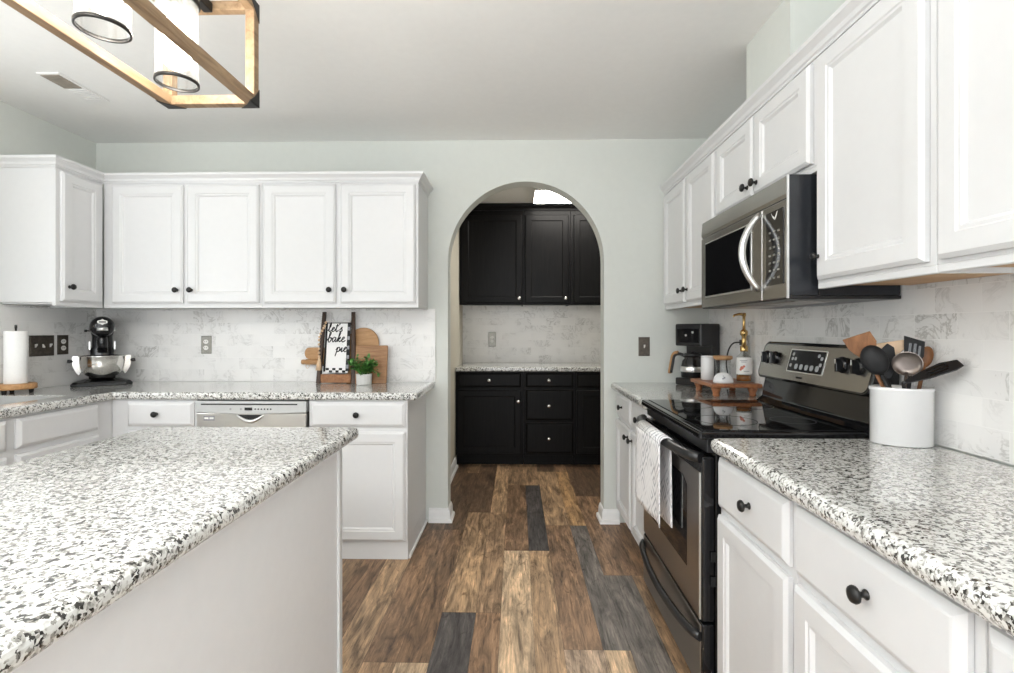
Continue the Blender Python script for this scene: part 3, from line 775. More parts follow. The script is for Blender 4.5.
# tea towel over the oven handle
t = T('tea_towel', 'white tea towel with grey ornament hanging over the oven handle', 'towel', (0, 0, 0))
def towel_sheet(m, y0, y1, x, z0, z1, sway, th=.004, n=16, nz=14, phase=0.0, flare=0.0):
    loops = []
    def P(i, k, d):
        s = i / n; q = k / nz
        y = y0 + (y1 - y0) * s; y = y + flare * q * s
        xx = x + sway * q * (math.sin(s * 7 + phase) * .6 + math.sin(s * 13 + 2 * phase) * .25) + d
        return (xx, y, z1 + (z0 - z1) * q)
    A = [[m.bm.verts.new(P(i, k, 0)) for i in range(n + 1)] for k in range(nz + 1)]
    B = [[m.bm.verts.new(P(i, k, th)) for i in range(n + 1)] for k in range(nz + 1)]
    for k in range(nz):
        for i in range(n):
            m.face([A[k][i], A[k][i+1], A[k+1][i+1], A[k+1][i]], True); m.face([B[k][i], B[k+1][i], B[k+1][i+1], B[k][i+1]], True)
        m.face([A[k][0], A[k+1][0], B[k+1][0], B[k][0]]); m.face([A[k][n], B[k][n], B[k+1][n], A[k+1][n]])
    for i in range(n):
        m.face([A[nz][i], A[nz][i+1], B[nz][i+1], B[nz][i]]); m.face([A[0][i], B[0][i], B[0][i+1], A[0][i+1]])
TH = .836
m = MB(); towel_sheet(m, 1.845, 2.19, .5185, .530, TH, .012, flare=.05)
# the fold over the bar
for s in range(8):
    a0, a1 = PI - PI * s / 8, PI - PI * (s + 1) / 8
    for (r0, r1) in ((.0285, .0245),):
        pa = [(.547 + r0 * math.cos(a0), TH + r0 * .9 * math.sin(a0)), (.547 + r0 * math.cos(a1), TH + r0 * .9 * math.sin(a1)), (.547 + r1 * math.cos(a1), TH + r1 * .9 * math.sin(a1)), (.547 + r1 * math.cos(a0), TH + r1 * .9 * math.sin(a0))]
        m.prism(pa, 1.845, 2.19, 'XZ', True)
m.build('front_drape', 'towel', t)
m = MB(); towel_sheet(m, 1.885, 2.20, .5715, .515, TH, .006, phase=1.2, flare=.006); m.build('back_drape', 'towel', t)

# ---------------------------------------------------------------- microwave
def microwave():
    t = T('microwave', 'stainless over-the-range microwave with curved white handle on right wall', 'microwave', (0, RY0, 0))
    L = RY1 - RY0; z0, z1 = 1.352, 1.757; X = .875
    m = MB(); m.box(X + .006, .002, z0 + .012, XR - .014, L - .002, z1); bd_ = m.build('case', 'slate', t, bevel=.003)
    m = MB()
    for (a, b) in ((X + .075, z0 + .04),):
        m.box(X + .10, -.001, z0 + .012, X + .104, .0025, z1 - .005)
    m.build('side_seam', 'iron', bd_)
    m = MB(); m.box(X + .006, -.0, z0, XR - .014, L, z0 + .012); un = m.build('bottom_plate', 'black', t, bevel=.002)
    for y in (.10, .43):
        m = MB(); m.box(X + .08, y, z0 - .003, X + .22, y + .25, z0 + .001); m.build('grease_filter', 'dsteel', un)
    m = MB(); m.box(X + .30, .30, z0 - .003, X + .35, .46, z0 + .001); m.build('cooktop_lamp', 'btn', un)
    # top vent band, and the bevelled nearer edge
    m = MB(); m.prism([(X + .0055, z1 - .075), (X + .002, z1 - .075), (X - .002, z1 - .062), (X + .003, z1 - .004), (X + .0055, z1 - .001)], .004, L - .004, 'XZ'); m.build('vent_band', 'steel', t, bevel=.002)
    m = MB(); m.box(X - .001, .004, z0 + .004, X + .0055, .165, z1 - .078); cp = m.build('control_housing', 'steel', t, bevel=.003)
    m = MB(); m.box(X - .001, .168, z0 + .004, X + .0055, L - .003, z1 - .078); dr = m.build('door', 'steel', t, bevel=.003)
    m = MB(); m.box(X - .0012, -.001, z0 + .003, X + .0055, .0035, z1 - .002); m.build('edge_trim', 'lsteel', t)
    m = MB(); m.box(X - .003, .245, 1.400, X - .0005, L - .055, 1.652); wf = m.build('window_frame', 'lsteel', dr)
    m = MB(); m.box(X - .005, .252, 1.407, X - .0028, L - .062, 1.645); m.build('window', 'glassblack', dr)
    m = MB(); m.box(X - .004, .020, 1.405, X - .0008, .130, 1.655); kp = m.build('keypad', 'glassblack', cp)
    m = MB()
    for r_ in range(7):
        for c_ in range(3):
            y, z = .040 + .028 * c_, 1.425 + .026 * r_
            m.box(X - .0048, y, z, X - .0038, y + .014, z + .007)
    m.build('key_print', 'pewter', kp)
    m = MB()   # small winged mark on the keypad
    m.prism([(.070, 1.632), (.085, 1.640), (.094, 1.650), (.084, 1.634), (.072, 1.624)], X - .0048, X - .0038, 'YZ')
    m.prism([(.068, 1.632), (.058, 1.648), (.052, 1.650), (.060, 1.634), (.067, 1.624)], X - .0048, X - .0038, 'YZ')
    m.build('bird_mark', 'ivory', kp)
    # handle: a bowed bar standing off the door
    def bow(yc, amp, depth, r):
        pts = []
        for i in range(21):
            s = i / 20; a = math.sin(PI * s)
            pts.append((X - .004 - depth * a ** .8, yc + amp * a, 1.395 + .270 * s))
        m = MB(); m.tube(pts, [r * (.75 + .25 * math.sin(PI * i / 20)) for i in range(21)], 10); return m
    bow(.178, .0, .062, .0125).build('handle', 'lsteel', dr)
    return t
microwave()

# ---------------------------------------------------------------- ceiling pieces: vent, pantry light, pendant
t = T('ceiling_vent', 'small rectangular air vent in the ceiling near left wall', 'vent', (-2.252, 2.520, HC))
m = MB()
m.box(-.056, -.150, -.008, .056, .155, -.001); m.build('frame', 'trim', t, bevel=.003)
m = MB()
for i in range(9):
    m.box(-.044, -.138 + .015 * i, -.012, .044, -.138 + .015 * i + .011, -.0075)
m.build('louvers', 'ventgrey', t)
m = MB()
for i in range(6): m.box(-.044, .010 + .022 * i, -.011, .044, .010 + .022 * i + .016, -.0075)
m.build('louvers', 'trim', t)

t = T('ceiling_light', 'lit rectangular ceiling light panel in the pantry beyond the arch', 'lamp', (.47, 4.58, HC))
m = MB(); m.box(-.32, -.225, -.03, .32, .225, -.001); m.build('housing', 'trim', t, bevel=.004)
m = MB(); m.box(-.305, -.21, -.036, .305, .21, -.0305); m.build('diffuser', 'panel', t, bevel=.004)

def pendant():
    cx_, y0, y1, z0, z1, w = -.945, .40, 1.553, 1.945, 2.262, .284
    t = T('pendant_light', 'linear pendant light with open wood frame and glass cylinders over island', 'lamp', (cx_, (y0 + y1) / 2, 0))
    yl, yh = y0 - (y0 + y1) / 2, y1 - (y0 + y1) / 2
    b = .028; hw_ = w / 2
    def bar(*a): m = MB(); m.box(*a); return m.build('frame_bar', 'fixwood', t, bevel=.0015, seg=1)
    for sx in (-1, 1):
        xa, xb = sorted((sx * hw_, sx * (hw_ - b)))
        for z in (z0, z1 - b): bar(xa, yl + b, z, xb, yh - b, z + b)
        for y in (yl, yh - b): bar(xa, y, z0 + b, xb, y + b, z1 - b)
    for y in (yl, yh - b):
        for z in (z0, z1 - b): bar(-hw_, y, z, hw_, y + b, z + b)
    # iron corner brackets
    for sx in (-1, 1):
        for (y, sy) in ((yl, 1), (yh, -1)):
            for (z, sz) in ((z0, 1), (z1, -1)):
                m = MB(); e = .0015; l = .055; x = sx * hw_
                m.prism([(y - sy * e, z - sz * e), (y + sy * l, z - sz * e), (y + sy * .024, z + sz * .024), (y - sy * e, z + sz * l)], x + sx * e, x - sx * .0005, 'YZ')
                m.prism([(x + sx * e, z - sz * e), (x - sx * l, z - sz * e), (x - sx * .024, z + sz * .024), (x + sx * e, z + sz * l)], y - sy * e, y + sy * .0005, 'XZ')
                m.prism([(x + sx * e, y - sy * e), (x - sx * l, y - sy * e), (x - sx * .024, y + sy * .024), (x + sx * e, y + sy * l)], z - sz * e, z + sz * .0005, 'XY')
                m.build('corner_bracket', 'iron', t)
    # iron rail under the top bars, stems and canopy
    m = MB(); m.box(-.014, yl + b, z1 - b - .010, .014, yh - b, z1 - b + .020); m.build('rail', 'iron', t, bevel=.003)
    for y in (-.28, .28):
        m = MB(); m.tube([(0, y, z1 - .004), (0, y, HC - .02)], .006, 8); m.build('stem', 'iron', t)
    m = MB(); m.box(-.06, -.34, HC - .022, .06, .34, HC - .002); m.build('canopy', 'iron', t, bevel=.004)
    yc = (y0 + y1) / 2
    for y in (1.383, 1.132, .881, .630):
        yy = y - yc
        m = MB(); m.lathe([(.012, z1 - b - .002), (.030, z1 - b - .006), (.054, z1 - b - .012), (.056, z1 - b - .072), (.051, z1 - b - .074)], (0, yy, 0), 'Z', 28); cap = m.build('lamp_cap', 'iron', t)
        m = MB(); m.lathe([(.0520, z1 - b - .060), (.0520, z0 - .005), (.0500, z0 - .005), (.0500, z1 - b - .060)], (0, yy, 0), 'Z', 36, caps=(False, False)); gl = m.build('glass_shade', 'seeded', t)
        m = MB(); m.lathe([(.0500, z0 - .008), (.0545, z0 - .008), (.0545, z0 + .000), (.0500, z0 + .000), (.0500, z0 - .008)], (0, yy, 0), 'Z', 36, caps=(False, False)); m.build('bottom_ring', 'iron', gl)
        m = MB(); m.lathe([(.018, z1 - b - .056), (.018, z1 - b - .095), (.014, z1 - b - .097)], (0, yy, 0), 'Z', 16); m.build('socket', 'iron', cap)
        m = MB(); m.lathe([(.012, z1 - b - .096), (.016, z1 - b - .108), (.030, z1 - b - .128), (.034, z1 - b - .150), (.034, z1 - b - .225), (.030, z1 - b - .244), (.016, z1 - b - .255), (.001, z1 - b - .257)], (0, yy, 0), 'Z', 18); m.build('bulb', 'bulb', t)
pendant()

# ---------------------------------------------------------------- plates on the walls
def plate(name, label, cat, loc, rz, w, h, mat, kind, n=1, group=None):
    t = T(name, label, cat, loc, rz, group)
    m = MB(); m.panel(-w / 2, w / 2, -h / 2, h / 2, -.0005, [(0, 0), (0, .003), (.004, .006)]); m.build('cover_plate', mat, t)
    for i in range(n):
        x = (i - (n - 1) / 2) * .046
        if kind == 'switch':
            m = MB(); m.box(x - .006, -.0085, -.012, x + .006, -.006, .012); sw = m.build('toggle_slot', mat, t)
            m = MB(); up_ = (-1) ** i
            m.prism([(-.0085, -.010), (-.0085, .010), (-.019, .009 * up_ + .003), (-.019, .009 * up_ - .003)], x - .0045, x + .0045, 'YZ')
            m.build('toggle', 'ivory', t, bevel=.001)
        else:
            for z in (-.020, .020):
                m = MB(); m.lathe([(.0165, 0), (.0165, .0025)], (x, -.0058, z), '-Y', 20, sy=.88); so = m.build('socket', 'ivory', t)
                m = MB(); m.box(x - .007, -.0092, z - .003, x - .005, -.0082, z + .006); m.box(x + .005, -.0092, z - .003, x + .007, -.0082, z + .006); m.build('slots', 'ink', so)
    return t
plate('light_switch', 'dark bronze triple switch plate on left wall beside paper towels', 'switch', (XL + .0125, 2.885, 1.160), R(90), .152, .120, 'bronze', 'switch', 3)
plate('wall_outlet', 'dark bronze outlet plate on left wall between switches and mixer', 'outlet', (XL + .0125, 3.020, 1.162), R(90), .074, .118, 'bronze', 'outlet')
plate('wall_outlet', 'pewter outlet plate on the marble tile right of the mixer', 'outlet', (-2.038, D - .0125, 1.155), 0, .068, .116, 'pewter', 'outlet')
plate('light_switch', 'dark single switch plate on grey wall right of the arch', 'switch', (.826, D - .0005, 1.145), 0, .072, .122, 'bronze', 'switch')
plate('wall_outlet', 'outlet plate with white sockets on pantry backsplash seen through arch', 'outlet', (-.255, PB - .0115, 1.155), 0, .078, .150, 'pewter', 'outlet')
plate('wall_outlet', 'outlet plate on right wall tile behind the soap bottle', 'outlet', (XR - .0115, 2.735, 1.165), R(-90), .072, .118, 'pewter', 'outlet')

# ---------------------------------------------------------------- left counter things
# paper towels on a round footed board
t = T('paper_towel_holder', 'round wooden footed board with black post holding the paper towels', 'holder', (-2.682, 2.645, CT))
m = MB(); m.lathe([(.082, .022), (.086, .026), (.086, .048), (.082, .052)], (0, 0, 0), 'Z', 36); m.build('board', 'honey', t)
for a in (30, 150, 270):
    m = MB(); m.lathe([(.010, .0005), (.012, .022)], (.062 * math.cos(R(a)), .062 * math.sin(R(a)), 0), 'Z', 12); m.build('foot', 'iron', t)
m = MB(); m.lathe([(.005, .052), (.005, .345), (.006, .348), (.006, .364), (.003, .366)], (0, 0, 0), 'Z', 12); m.build('post', 'iron', t)
t = T('paper_towel_roll', 'white paper towel roll standing on the round wooden board', 'paper towels', (-2.682, 2.645, CT + .0525))
m = MB(); m.lathe([(.018, 0), (.047, 0), (.048, .002), (.048, .278), (.047, .280), (.018, .280), (.018, 0)], (0, 0, 0), 'Z', 40, caps=(False, False)); m.build('roll', 'paper', t)
m = MB(); m.lathe([(.016, .002), (.018, .002), (.018, .2805), (.016, .2805), (.016, .002)], (0, 0, 0), 'Z', 24, caps=(False, False)); m.build('core', 'board', t)

def mixer():
    t = T('stand_mixer', 'black bowl-lift stand mixer with steel bowl in the left corner', 'mixer', (-2.572, 3.076, CT), R(40))
    # foot: U shaped base, wide and low
    m = MB()
    pts = [(-.148, -.095), (-.115, -.115), (.115, -.115), (.148, -.095), (.135, .06), (.080, .125), (-.080, .125), (-.135, .06)]
    m.rings([[(x, y, .0005) for x, y in pts], [(x, y, .014) for x, y in pts], [(x * .93, y * .93, .026) for x, y in pts], [(x * .55, y * .6 + .03, .040) for x, y in pts]]); m.build('base', 'gblack', t, bevel=.003)
    # column
    m = MB()
    def rr(w, d, y, z, n=24, p=3.2):
        return [(w * abs(math.cos(a)) ** (2/p) * (1 if math.cos(a) > 0 else -1), y + d * abs(math.sin(a)) ** (2/p) * (1 if math.sin(a) > 0 else -1), z) for a in [2 * PI * i / n for i in range(n)]]
    m.rings([rr(.068, .050, .075, .030), rr(.064, .048, .078, .10), rr(.060, .046, .080, .19), rr(.062, .046, .080, .215), rr(.052, .046, .078, .23), rr(.052, .048, .075, .30), rr(.058, .050, .07, .325)], smooth=True); col = m.build('column', 'gblack', t)
    for s in (-1, 1):
        m = MB(); m.box(s * .058, .055, .215, s * .066, .080, .265); m.build('lift_rail', 'lsteel', col)
    m = MB(); m.box(.010, .024, .232, .022, .029, .268); m.build('front_badge', 'lsteel', col)
    # motor head pointing at the viewer
    m = MB(); prof = [(.018, .150), (.048, .132), (.060, .10), (.063, .04), (.063, -.04), (.061, -.10), (.055, -.135), (.040, -.152), (.013, -.158)]
    loops = []
    for r, y in prof:
        loops.append([(r * 1.0 * math.cos(a), y + .01, .358 + r * 1.02 * math.sin(a)) for a in [2 * PI * i / 28 for i in range(28)]])
    m.rings(loops, smooth=True); hd = m.build('motor_head', 'gblack', t)
    # silver trim band wrapped round the head front
    m2 = MB(); pth = []
    for k in range(25):
        a = PI + PI * k / 24
        pth.append((.0640 * math.cos(a), .164 * math.sin(a) * (1 if abs(math.cos(a)) < .5 else .98) + .01, .344))
    loops = [[(x, y, z - .010) for x, y, z in pth] , [(x * 1.03, y * 1.03, z - .010) for x, y, z in pth], [(x * 1.03, y * 1.03, z + .010) for x, y, z in pth], [(x, y, z + .010) for x, y, z in pth], [(x, y, z - .010) for x, y, z in pth]]
    m2.rings(loops, (False, False), True, closed=False); m2.build('trim_band', 'lsteel', hd)
    m = MB(); m.lathe([(.026, .2), (.026, .290), (.022, .296)], (0, -.085, 0), 'Z', 18); m.build('attachment_hub', 'gblack', hd)
    m = MB(); dm = [(0, .025), (.012, .016), (.030, .010), (.033, 0), (.030, -.010), (.012, -.016), (0, -.025), (-.012, -.016), (-.030, -.010), (-.033, 0), (-.030, .010), (-.012, .016)]
    m.prism([(x * .75, .386 + z * .72) for x, z in dm], -.155, -.138, 'XZ'); bg_ = m.build('diamond_badge', 'ivory', hd)
    m = MB(); m.box(-.017, -.1562, .3825, .017, -.1548, .3895); m.build('badge_print', 'ink', bg_)
    m = MB(); m.lathe([(.004, .050), (.004, .072), (.008, .074), (.008, .084), (.004, .086)], (0, -.02, .333), 'Z', 12)
    for v in m.bm.verts: v.co = Vector((-(v.co.z - .333), v.co.y, .333 + v.co.x))
    m.build('speed_lever', 'black', hd)
    # bowl and lift arms
    m = MB(); m.lathe([(.050, .044), (.055, .050), (.080, .062), (.104, .090), (.112, .130), (.114, .176), (.117, .180), (.114, .182), (.111, .176), (.108, .130), (.099, .094), (.075, .068), (.04, .06)], (0, -.035, 0), 'Z', 40); bw = m.build('bowl', 'chrome', t)
    for s in (-1, 1):
        m = MB(); m.prism([(s * .104, .178), (s * .134, .182), (s * .142, .176), (s * .139, .120), (s * .124, .082), (s * .110, .066), (s * .100, .090), (s * .108, .120)], -.042, -.030, 'XZ')
        m.build('side_bracket', 'chrome', bw)
        m = MB(); m.tube([(s * .137, -.036, .150), (s * .152, -.036, .150), (s * .163, -.036, .152)], [.007, .012, .010], 10); m.build('handle_knob', 'black', bw)
    return t
mixer()

# towel rack, towel, garland, boards, rolling pin, herb pot
LX, LY = -1.145, 3.17
t = T('towel_rack', 'dark wooden ladder rack leaning on the marble backsplash', 'rack', (LX, LY, CT))
lean = .070
for s in (-1, 1):
    m = MB(); m.rings([[(s * .112 + dx, dy, .001) for dx, dy in ((-.013, -.012), (.013, -.012), (.013, .012), (-.013, .012))], [(s * .094 + dx * .85 - .006, lean + dy * .8, .455) for dx, dy in ((-.013, -.012), (.013, -.012), (.013, .012), (-.013, .012))]])
    m.build('side_post', 'darkwood', t, bevel=.002, seg=1)
m = MB(); m.box(-.096, -.010, .004, .096, .008, .058); tag(m.build('bottom_rail', 'midwood', t, bevel=.002, seg=1), 'reddish brown bottom board')
m = MB(); m.tube([(-.088, lean * .83, .378), (.088, lean * .83, .378)], .006, 10); m.build('rung', 'darkwood', t)

def catmull(pts, n=6):
    out = []
    P = [pts[0]] + list(pts) + [pts[-1]]
    for i in range(1, len(P) - 2):
        p0, p1, p2, p3 = [Vector(q) for q in P[i-1:i+3]]
        for k in range(n):
            u = k / n
            out.append(.5 * ((2 * p1) + (-p0 + p2) * u + (2*p0 - 5*p1 + 4*p2 - p3) * u*u + (-p0 + 3*p1 - 3*p2 + p3) * u**3))
    out.append(Vector(pts[-1])); return out
t = T('tea_towel', 'white towel lettered in black script hanging on the dark ladder rack', 'towel', (LX + .005, LY, CT))
def ty(z): return lean * z / .455 - .022      # the towel hangs just in front of the rack
m = MB()
def sheet(m, x0, x1, z0, z1, dy, th=.003, nx=10, nz=12):
    A = [[m.bm.verts.new((x0 + (x1-x0)*i/nx, ty(z0 + (z1-z0)*k/nz) + dy, z0 + (z1-z0)*k/nz)) for i in range(nx+1)] for k in range(nz+1)]
    B = [[m.bm.verts.new((v.co.x, v.co.y + th, v.co.z)) for v in r_] for r_ in A]
    for k in range(nz):
        for i in range(nx):
            m.face([A[k][i], A[k][i+1], A[k+1][i+1], A[k+1][i]]); m.face([B[k][i], B[k+1][i], B[k+1][i+1], B[k][i+1]])
        m.face([A[k][0], A[k+1][0], B[k+1][0], B[k][0]]); m.face([A[k][nx], B[k][nx], B[k+1][nx], A[k+1][nx]])
    for i in range(nx):
        m.face([A[0][i], B[0][i], B[0][i+1], A[0][i+1]]); m.face([A[nz][i], A[nz][i+1], B[nz][i+1], B[nz][i]])
    return m
sheet(m, -.080, .072, .068, .380, 0)
m.prism([(ty(.388), .388), (ty(.388) + .008, .395), (ty(.388) + .022, .392), (ty(.388) + .030, .380), (ty(.388) + .026, .380), (ty(.388) + .018, .388), (ty(.388) + .003, .386)], -.080, .072, 'YZ')
cl = m.build('cloth', 'cloth', t)
m = MB(); sheet(m, .058, .078, .078, .386, -.0008, .004); bl = m.build('check_border', 'ink', cl)
m = MB(); sheet(m, -.083, -.070, .075, .386, -.0008, .004); m.build('check_border', 'ink', cl)
m = MB()
for i in range(5): sheet(m, .060, .076, .095 + .06 * i, .118 + .06 * i, -.0016, .001, 1, 1)
m.build('border_checks', 'grey_ink', bl)
m = MB()
for i in range(3): sheet(m, -.068 + .042 * i, -.048 + .042 * i, .084, .098, -.0012, .001, 2, 1); 
for i in range(3): sheet(m, -.047 + .042 * i, -.027 + .042 * i, .069, .083, -.0012, .001, 2, 1)
m.build('hem_checks', 'ink', cl)
# script strokes, in letter units: x right, z up (x-height 1)
GL = {
 'L': [[(.9, 1.9), (.6, 2.1), (.35, 1.7), (.45, 1.0), (.35, .2), (.1, 0), (.15, .25), (.6, .1), (1.1, .1)]],
 'l': [[(0, .2), (.45, 1.2), (.5, 2.0), (.3, 2.0), (.25, 1.0), (.3, .1), (.6, .05), (.85, .35)]],
 'e': [[(0, .3), (.4, .55), (.65, .85), (.45, 1.05), (.2, .7), (.25, .15), (.55, 0), (.95, .35)]],
 't': [[(0, .3), (.3, .9), (.4, 1.8)], [(.4, 1.8), (.3, .9), (.35, .1), (.6, 0), (.9, .35)], [(.05, 1.35), (.8, 1.42)]],
 "'": [[(.15, 2.1), (.1, 1.6)]],
 's': [[(0, .3), (.4, .95), (.5, 1.05), (.45, .7), (.65, .3), (.4, 0), (.05, .1)]],
 'b': [[(0, .3), (.45, 1.4), (.5, 2.0), (.3, 1.9), (.25, .9), (.3, .1), (.6, 0), (.85, .5), (.7, .9), (.45, .8)], [(.7, .9), (1.1, .75)]],
 'a': [[(.75, .85), (.4, 1.0), (.1, .5), (.3, 0), (.6, .3), (.78, .9)], [(.78, .9), (.75, .2), (.95, .05), (1.15, .35)]],
 'k': [[(0, .3), (.4, 1.4), (.45, 2.0), (.28, 1.9), (.25, .9), (.2, 0)], [(.25, .5), (.6, 1.0), (.65, .75), (.35, .5)], [(.35, .5), (.65, .05), (1.0, .35)]],
 'p': [[(0, .4), (.35, 1.0), (.25, 0), (.15, -1.0)], [(.3, .7), (.65, 1.0), (.85, .6), (.65, .05), (.3, .1)], [(.7, .1), (1.1, .35)]],
 'i': [[(0, .3), (.3, .95), (.3, .15), (.5, 0), (.75, .35)], [(.35, 1.5), (.37, 1.56)]],
}
ADV = {'L': 1.0, 'l': .8, 'e': .85, 't': .8, "'": .35, 's': .7, 'b': 1.0, 'a': 1.05, 'k': .9, 'p': 1.0, 'i': .65}
m = MB()
def script(word, x, z, s):
    for ch in word:
        for st in GL[ch]:
            pts = catmull([(px * s + x + .18 * pz * s, 0, pz * s + z) for px, pz in st], 5)
            pts = [(p.x, ty(p.z) - .0012, p.z) for p in pts]
            m.tube(pts, .0032, 6)
        x += ADV[ch] * s
script("let's", -.069, .328, .0265)
script('bake', -.071, .262, .0300)
script('pie', -.012, .200, .0280)
m.build('lettering', 'ink', cl)

t = T('bead_garland', 'string of pale wooden beads with tassel on left post of rack', 'garland', (LX - .108, LY - .010, CT))
bp = catmull([(.036, .040, .385), (.026, .030, .350), (.012, .022, .320), (.004, .012, .285), (.008, -.001, .22), (.012, -.006, .165)], 5)
last = None
for p in bp:
    if last is None or (p - last).length > .0165:
        m = MB(); m.lathe([(.0015, -.0085), (.006, -.006), (.0085, 0), (.006, .006), (.0015, .0085)], tuple(p + Vector((0, -.012, 0))), 'Z', 12); m.build('bead', 'bead', t); last = p
m = MB(); m.tube([(.012, -.018, .165), (.011, -.019, .140), (.009, -.020, .085)], [.005, .011, .020], 12); m.build('tassel', 'bead', t)

# a rolling pin held behind the rack by pegs, a small board on top of it
rk = bpy.data.objects['towel_rack']
for x in (-.112, .100):
    m = MB(); m.tube([(x, .020, .108), (x, .088, .108)], .004, 8); m.build('peg', 'darkwood', rk)
t = T('rolling_pin', 'thin wooden rolling pin sticking out left behind the ladder rack', 'rolling pin', (LX, 3.238, CT + .131))
m = MB(); m.lathe([(.006, -.250), (.014, -.248), (.016, -.240), (.016, -.231), (.011, -.227), (.018, -.221), (.018, .11), (.012, .112)], (0, 0, 0), '+X', 18); m.build('barrel', 'board', t)
m = MB(); m.tube([(-.212, -.012, -.010), (-.216, -.015, -.030), (-.206, -.016, -.042), (-.194, -.016, -.030), (-.196, -.012, -.010)], .0018, 6); m.build('hanging_loop', 'bead', t)
t = T('cutting_board', 'small round-ended wooden board behind the rack, resting above the rolling pin', 'cutting board', (LX, 3.232, CT + .1495))
pts = [(.06, 0), (.06, .075), (-.198, .075)] + [(-.198 - .030 * math.sin(PI * k / 8) , .0375 + .0375 * math.cos(PI * k / 8)) for k in range(1, 8)] + [(-.198, 0)]
m = MB(); m.prism(pts, 0, .014, 'XZ'); m.build('board', 'board', t, bevel=.002, seg=1)
def roundboard(name, label, loc, w, h, r, th, mat, leany):
    t = T(name, label, 'cutting board', loc)
    pts = [(-w/2, 0), (w/2, 0)]
    for (cxx, a0) in ((w/2 - r, 0), (-w/2 + r, 90)):
        for k in range(9): a = R(a0 + 90 * k / 8); pts.append((cxx + r * math.cos(a), h - r + r * math.sin(a)))
    m = MB(); m.prism(pts, 0, th, 'XZ')
    for v in m.bm.verts: v.co.y += leany * v.co.z / h; v.co.z += .0008
    m.build('board', mat, t, bevel=.002, seg=1)
roundboard('cutting_board', 'pale wooden cutting board with large rounded top behind the herb pot', (-.996, 3.222, CT), .205, .352, .10, .014, 'board', .028)
roundboard('cutting_board', 'darker rectangular cutting board standing right of the herb pot', (-.926, 3.160, CT), .205, .238, .008, .016, 'board2', .040)

t = T('potted_herb', 'leafy green herb in a white ribbed pot before the cutting boards', 'plant', (-.945, 3.10, CT))
m = MB(); m.lathe([(.042, .001), (.046, .004), (.048, .062), (.050, .066), (.045, .067), (.041, .060)], (0, 0, 0), 'Z', 28, caps=(True, True)); m.build('pot', 'pot', t)
m = MB(); m.lathe([(.0005, .060), (.041, .060)], (0, 0, 0), 'Z', 20, caps=(False, False)); m.build('soil', 'soil', t)
m = MB(); ms = MB(); rnd = random.Random(5)
for i in range(46):
    a = rnd.uniform(0, 2 * PI); rr_ = rnd.uniform(.02, .105); h = rnd.uniform(.095, .195) - rr_ * .35
    b0 = Vector((.03 * math.cos(a) * rnd.random(), .03 * math.sin(a) * rnd.random(), .060)); tip = Vector((rr_ * math.cos(a) * 1.0, rr_ * math.sin(a) * (.75 if math.sin(a) < 0 else .25), h))
    mid_ = (b0 + tip) / 2 + Vector((0, 0, .02)); ms.tube([b0, mid_, tip], .0012, 5)
    for k in range(6):
        u = .3 + .14 * k; c = b0.lerp(mid_, u * 2) if u < .5 else mid_.lerp(tip, (u - .5) * 2)
        d = Vector((rnd.uniform(-1, 1), rnd.uniform(-1, .3), rnd.uniform(-.3, .7))).normalized(); sd = d.cross(Vector((rnd.uniform(-.3, .3), rnd.uniform(-.3, .3), 1))).normalized(); l = rnd.uniform(.024, .040); nrm = sd.cross(d) * .003
        pp = [c, c + d * l * .35 + sd * l * .30 + nrm, c + d * l * .75 + sd * l * .22, c + d * l, c + d * l * .75 - sd * l * .22, c + d * l * .35 - sd * l * .30 + nrm]
        m.poly([tuple(q) for q in pp], True)
m.build('foliage', 'leaf', t); ms.build('stems', 'leaf', t)

# ---------------------------------------------------------------- right counter, far end
def coffee():
    t = T('coffee_maker', 'black drip coffee maker in the corner right of the arch', 'coffee maker', (1.112, 3.118, CT), R(-55))
    w, d, h = .185, .188, .376
    m = MB(); m.box(-w/2, -d/2, .001, w/2, d/2, .045); b = m.build('base', 'black', t, bevel=.008, seg=3)
    m = MB(); m.box(-w/2, .015, .045, w/2, d/2, h - .11); m.build('water_tank', 'black', t, bevel=.006)
    m = MB(); m.box(-w/2, -d/2, h - .135, w/2, d/2, h); tp = m.build('brew_head', 'black', t, bevel=.008, seg=3)
    m = MB(); m.box(-w/2 + .015, -d/2 - .002, h - .115, w/2 - .015, -d/2 + .001, h - .03); cp = m.build('control_panel', 'gblack', tp, bevel=.002)
    for (x, z) in ((-.012, h - .070), (.035, h - .052)):
        m = MB(); m.lathe([(.007, 0), (.007, .003), (.005, .004)], (x, -d/2 - .002, z), '-Y', 14); m.build('button', 'lsteel', cp)
    m = MB(); m.lathe([(.055, .0), (.07, .004)], (0, -.045, .045), 'Z', 24); m.build('hot_plate', 'iron', b)
    ca = t
    m = MB(); m.lathe([(.060, .050), (.068, .056), (.070, .10), (.060, .15), (.048, .165), (.050, .178)], (0, -.048, 0), 'Z', 28); cg = m.build('carafe', 'gblack', t)
    m = MB(); m.lathe([(.052, .178), (.052, .192), (.045, .196), (.012, .198), (.010, .205)], (0, -.048, 0), 'Z', 24); m.build('carafe_lid', 'black', cg)
    m = MB(); m.tube(catmull([(-.045, -.060, .178), (-.085, -.066, .190), (-.118, -.070, .176), (-.128, -.072, .13), (-.140, -.073, .07)], 5), .010, 8); tag(m.build('handle', 'black', cg), 'black carafe handle')
    m = MB(); m.tube(catmull([(-.090, -.067, .199), (-.122, -.071, .186), (-.138, -.073, .13), (-.150, -.074, .066)], 5), .011, 8); tag(m.build('handle_grip', 'board', cg), 'light wooden grip strip')
    m = MB(); m.lathe([(.0695, .085), (.0712, .087), (.0712, .115), (.0690, .117)], (0, -.048, 0), 'Z', 28, caps=(False, False)); m.build('steel_band', 'lsteel', cg)
coffee()
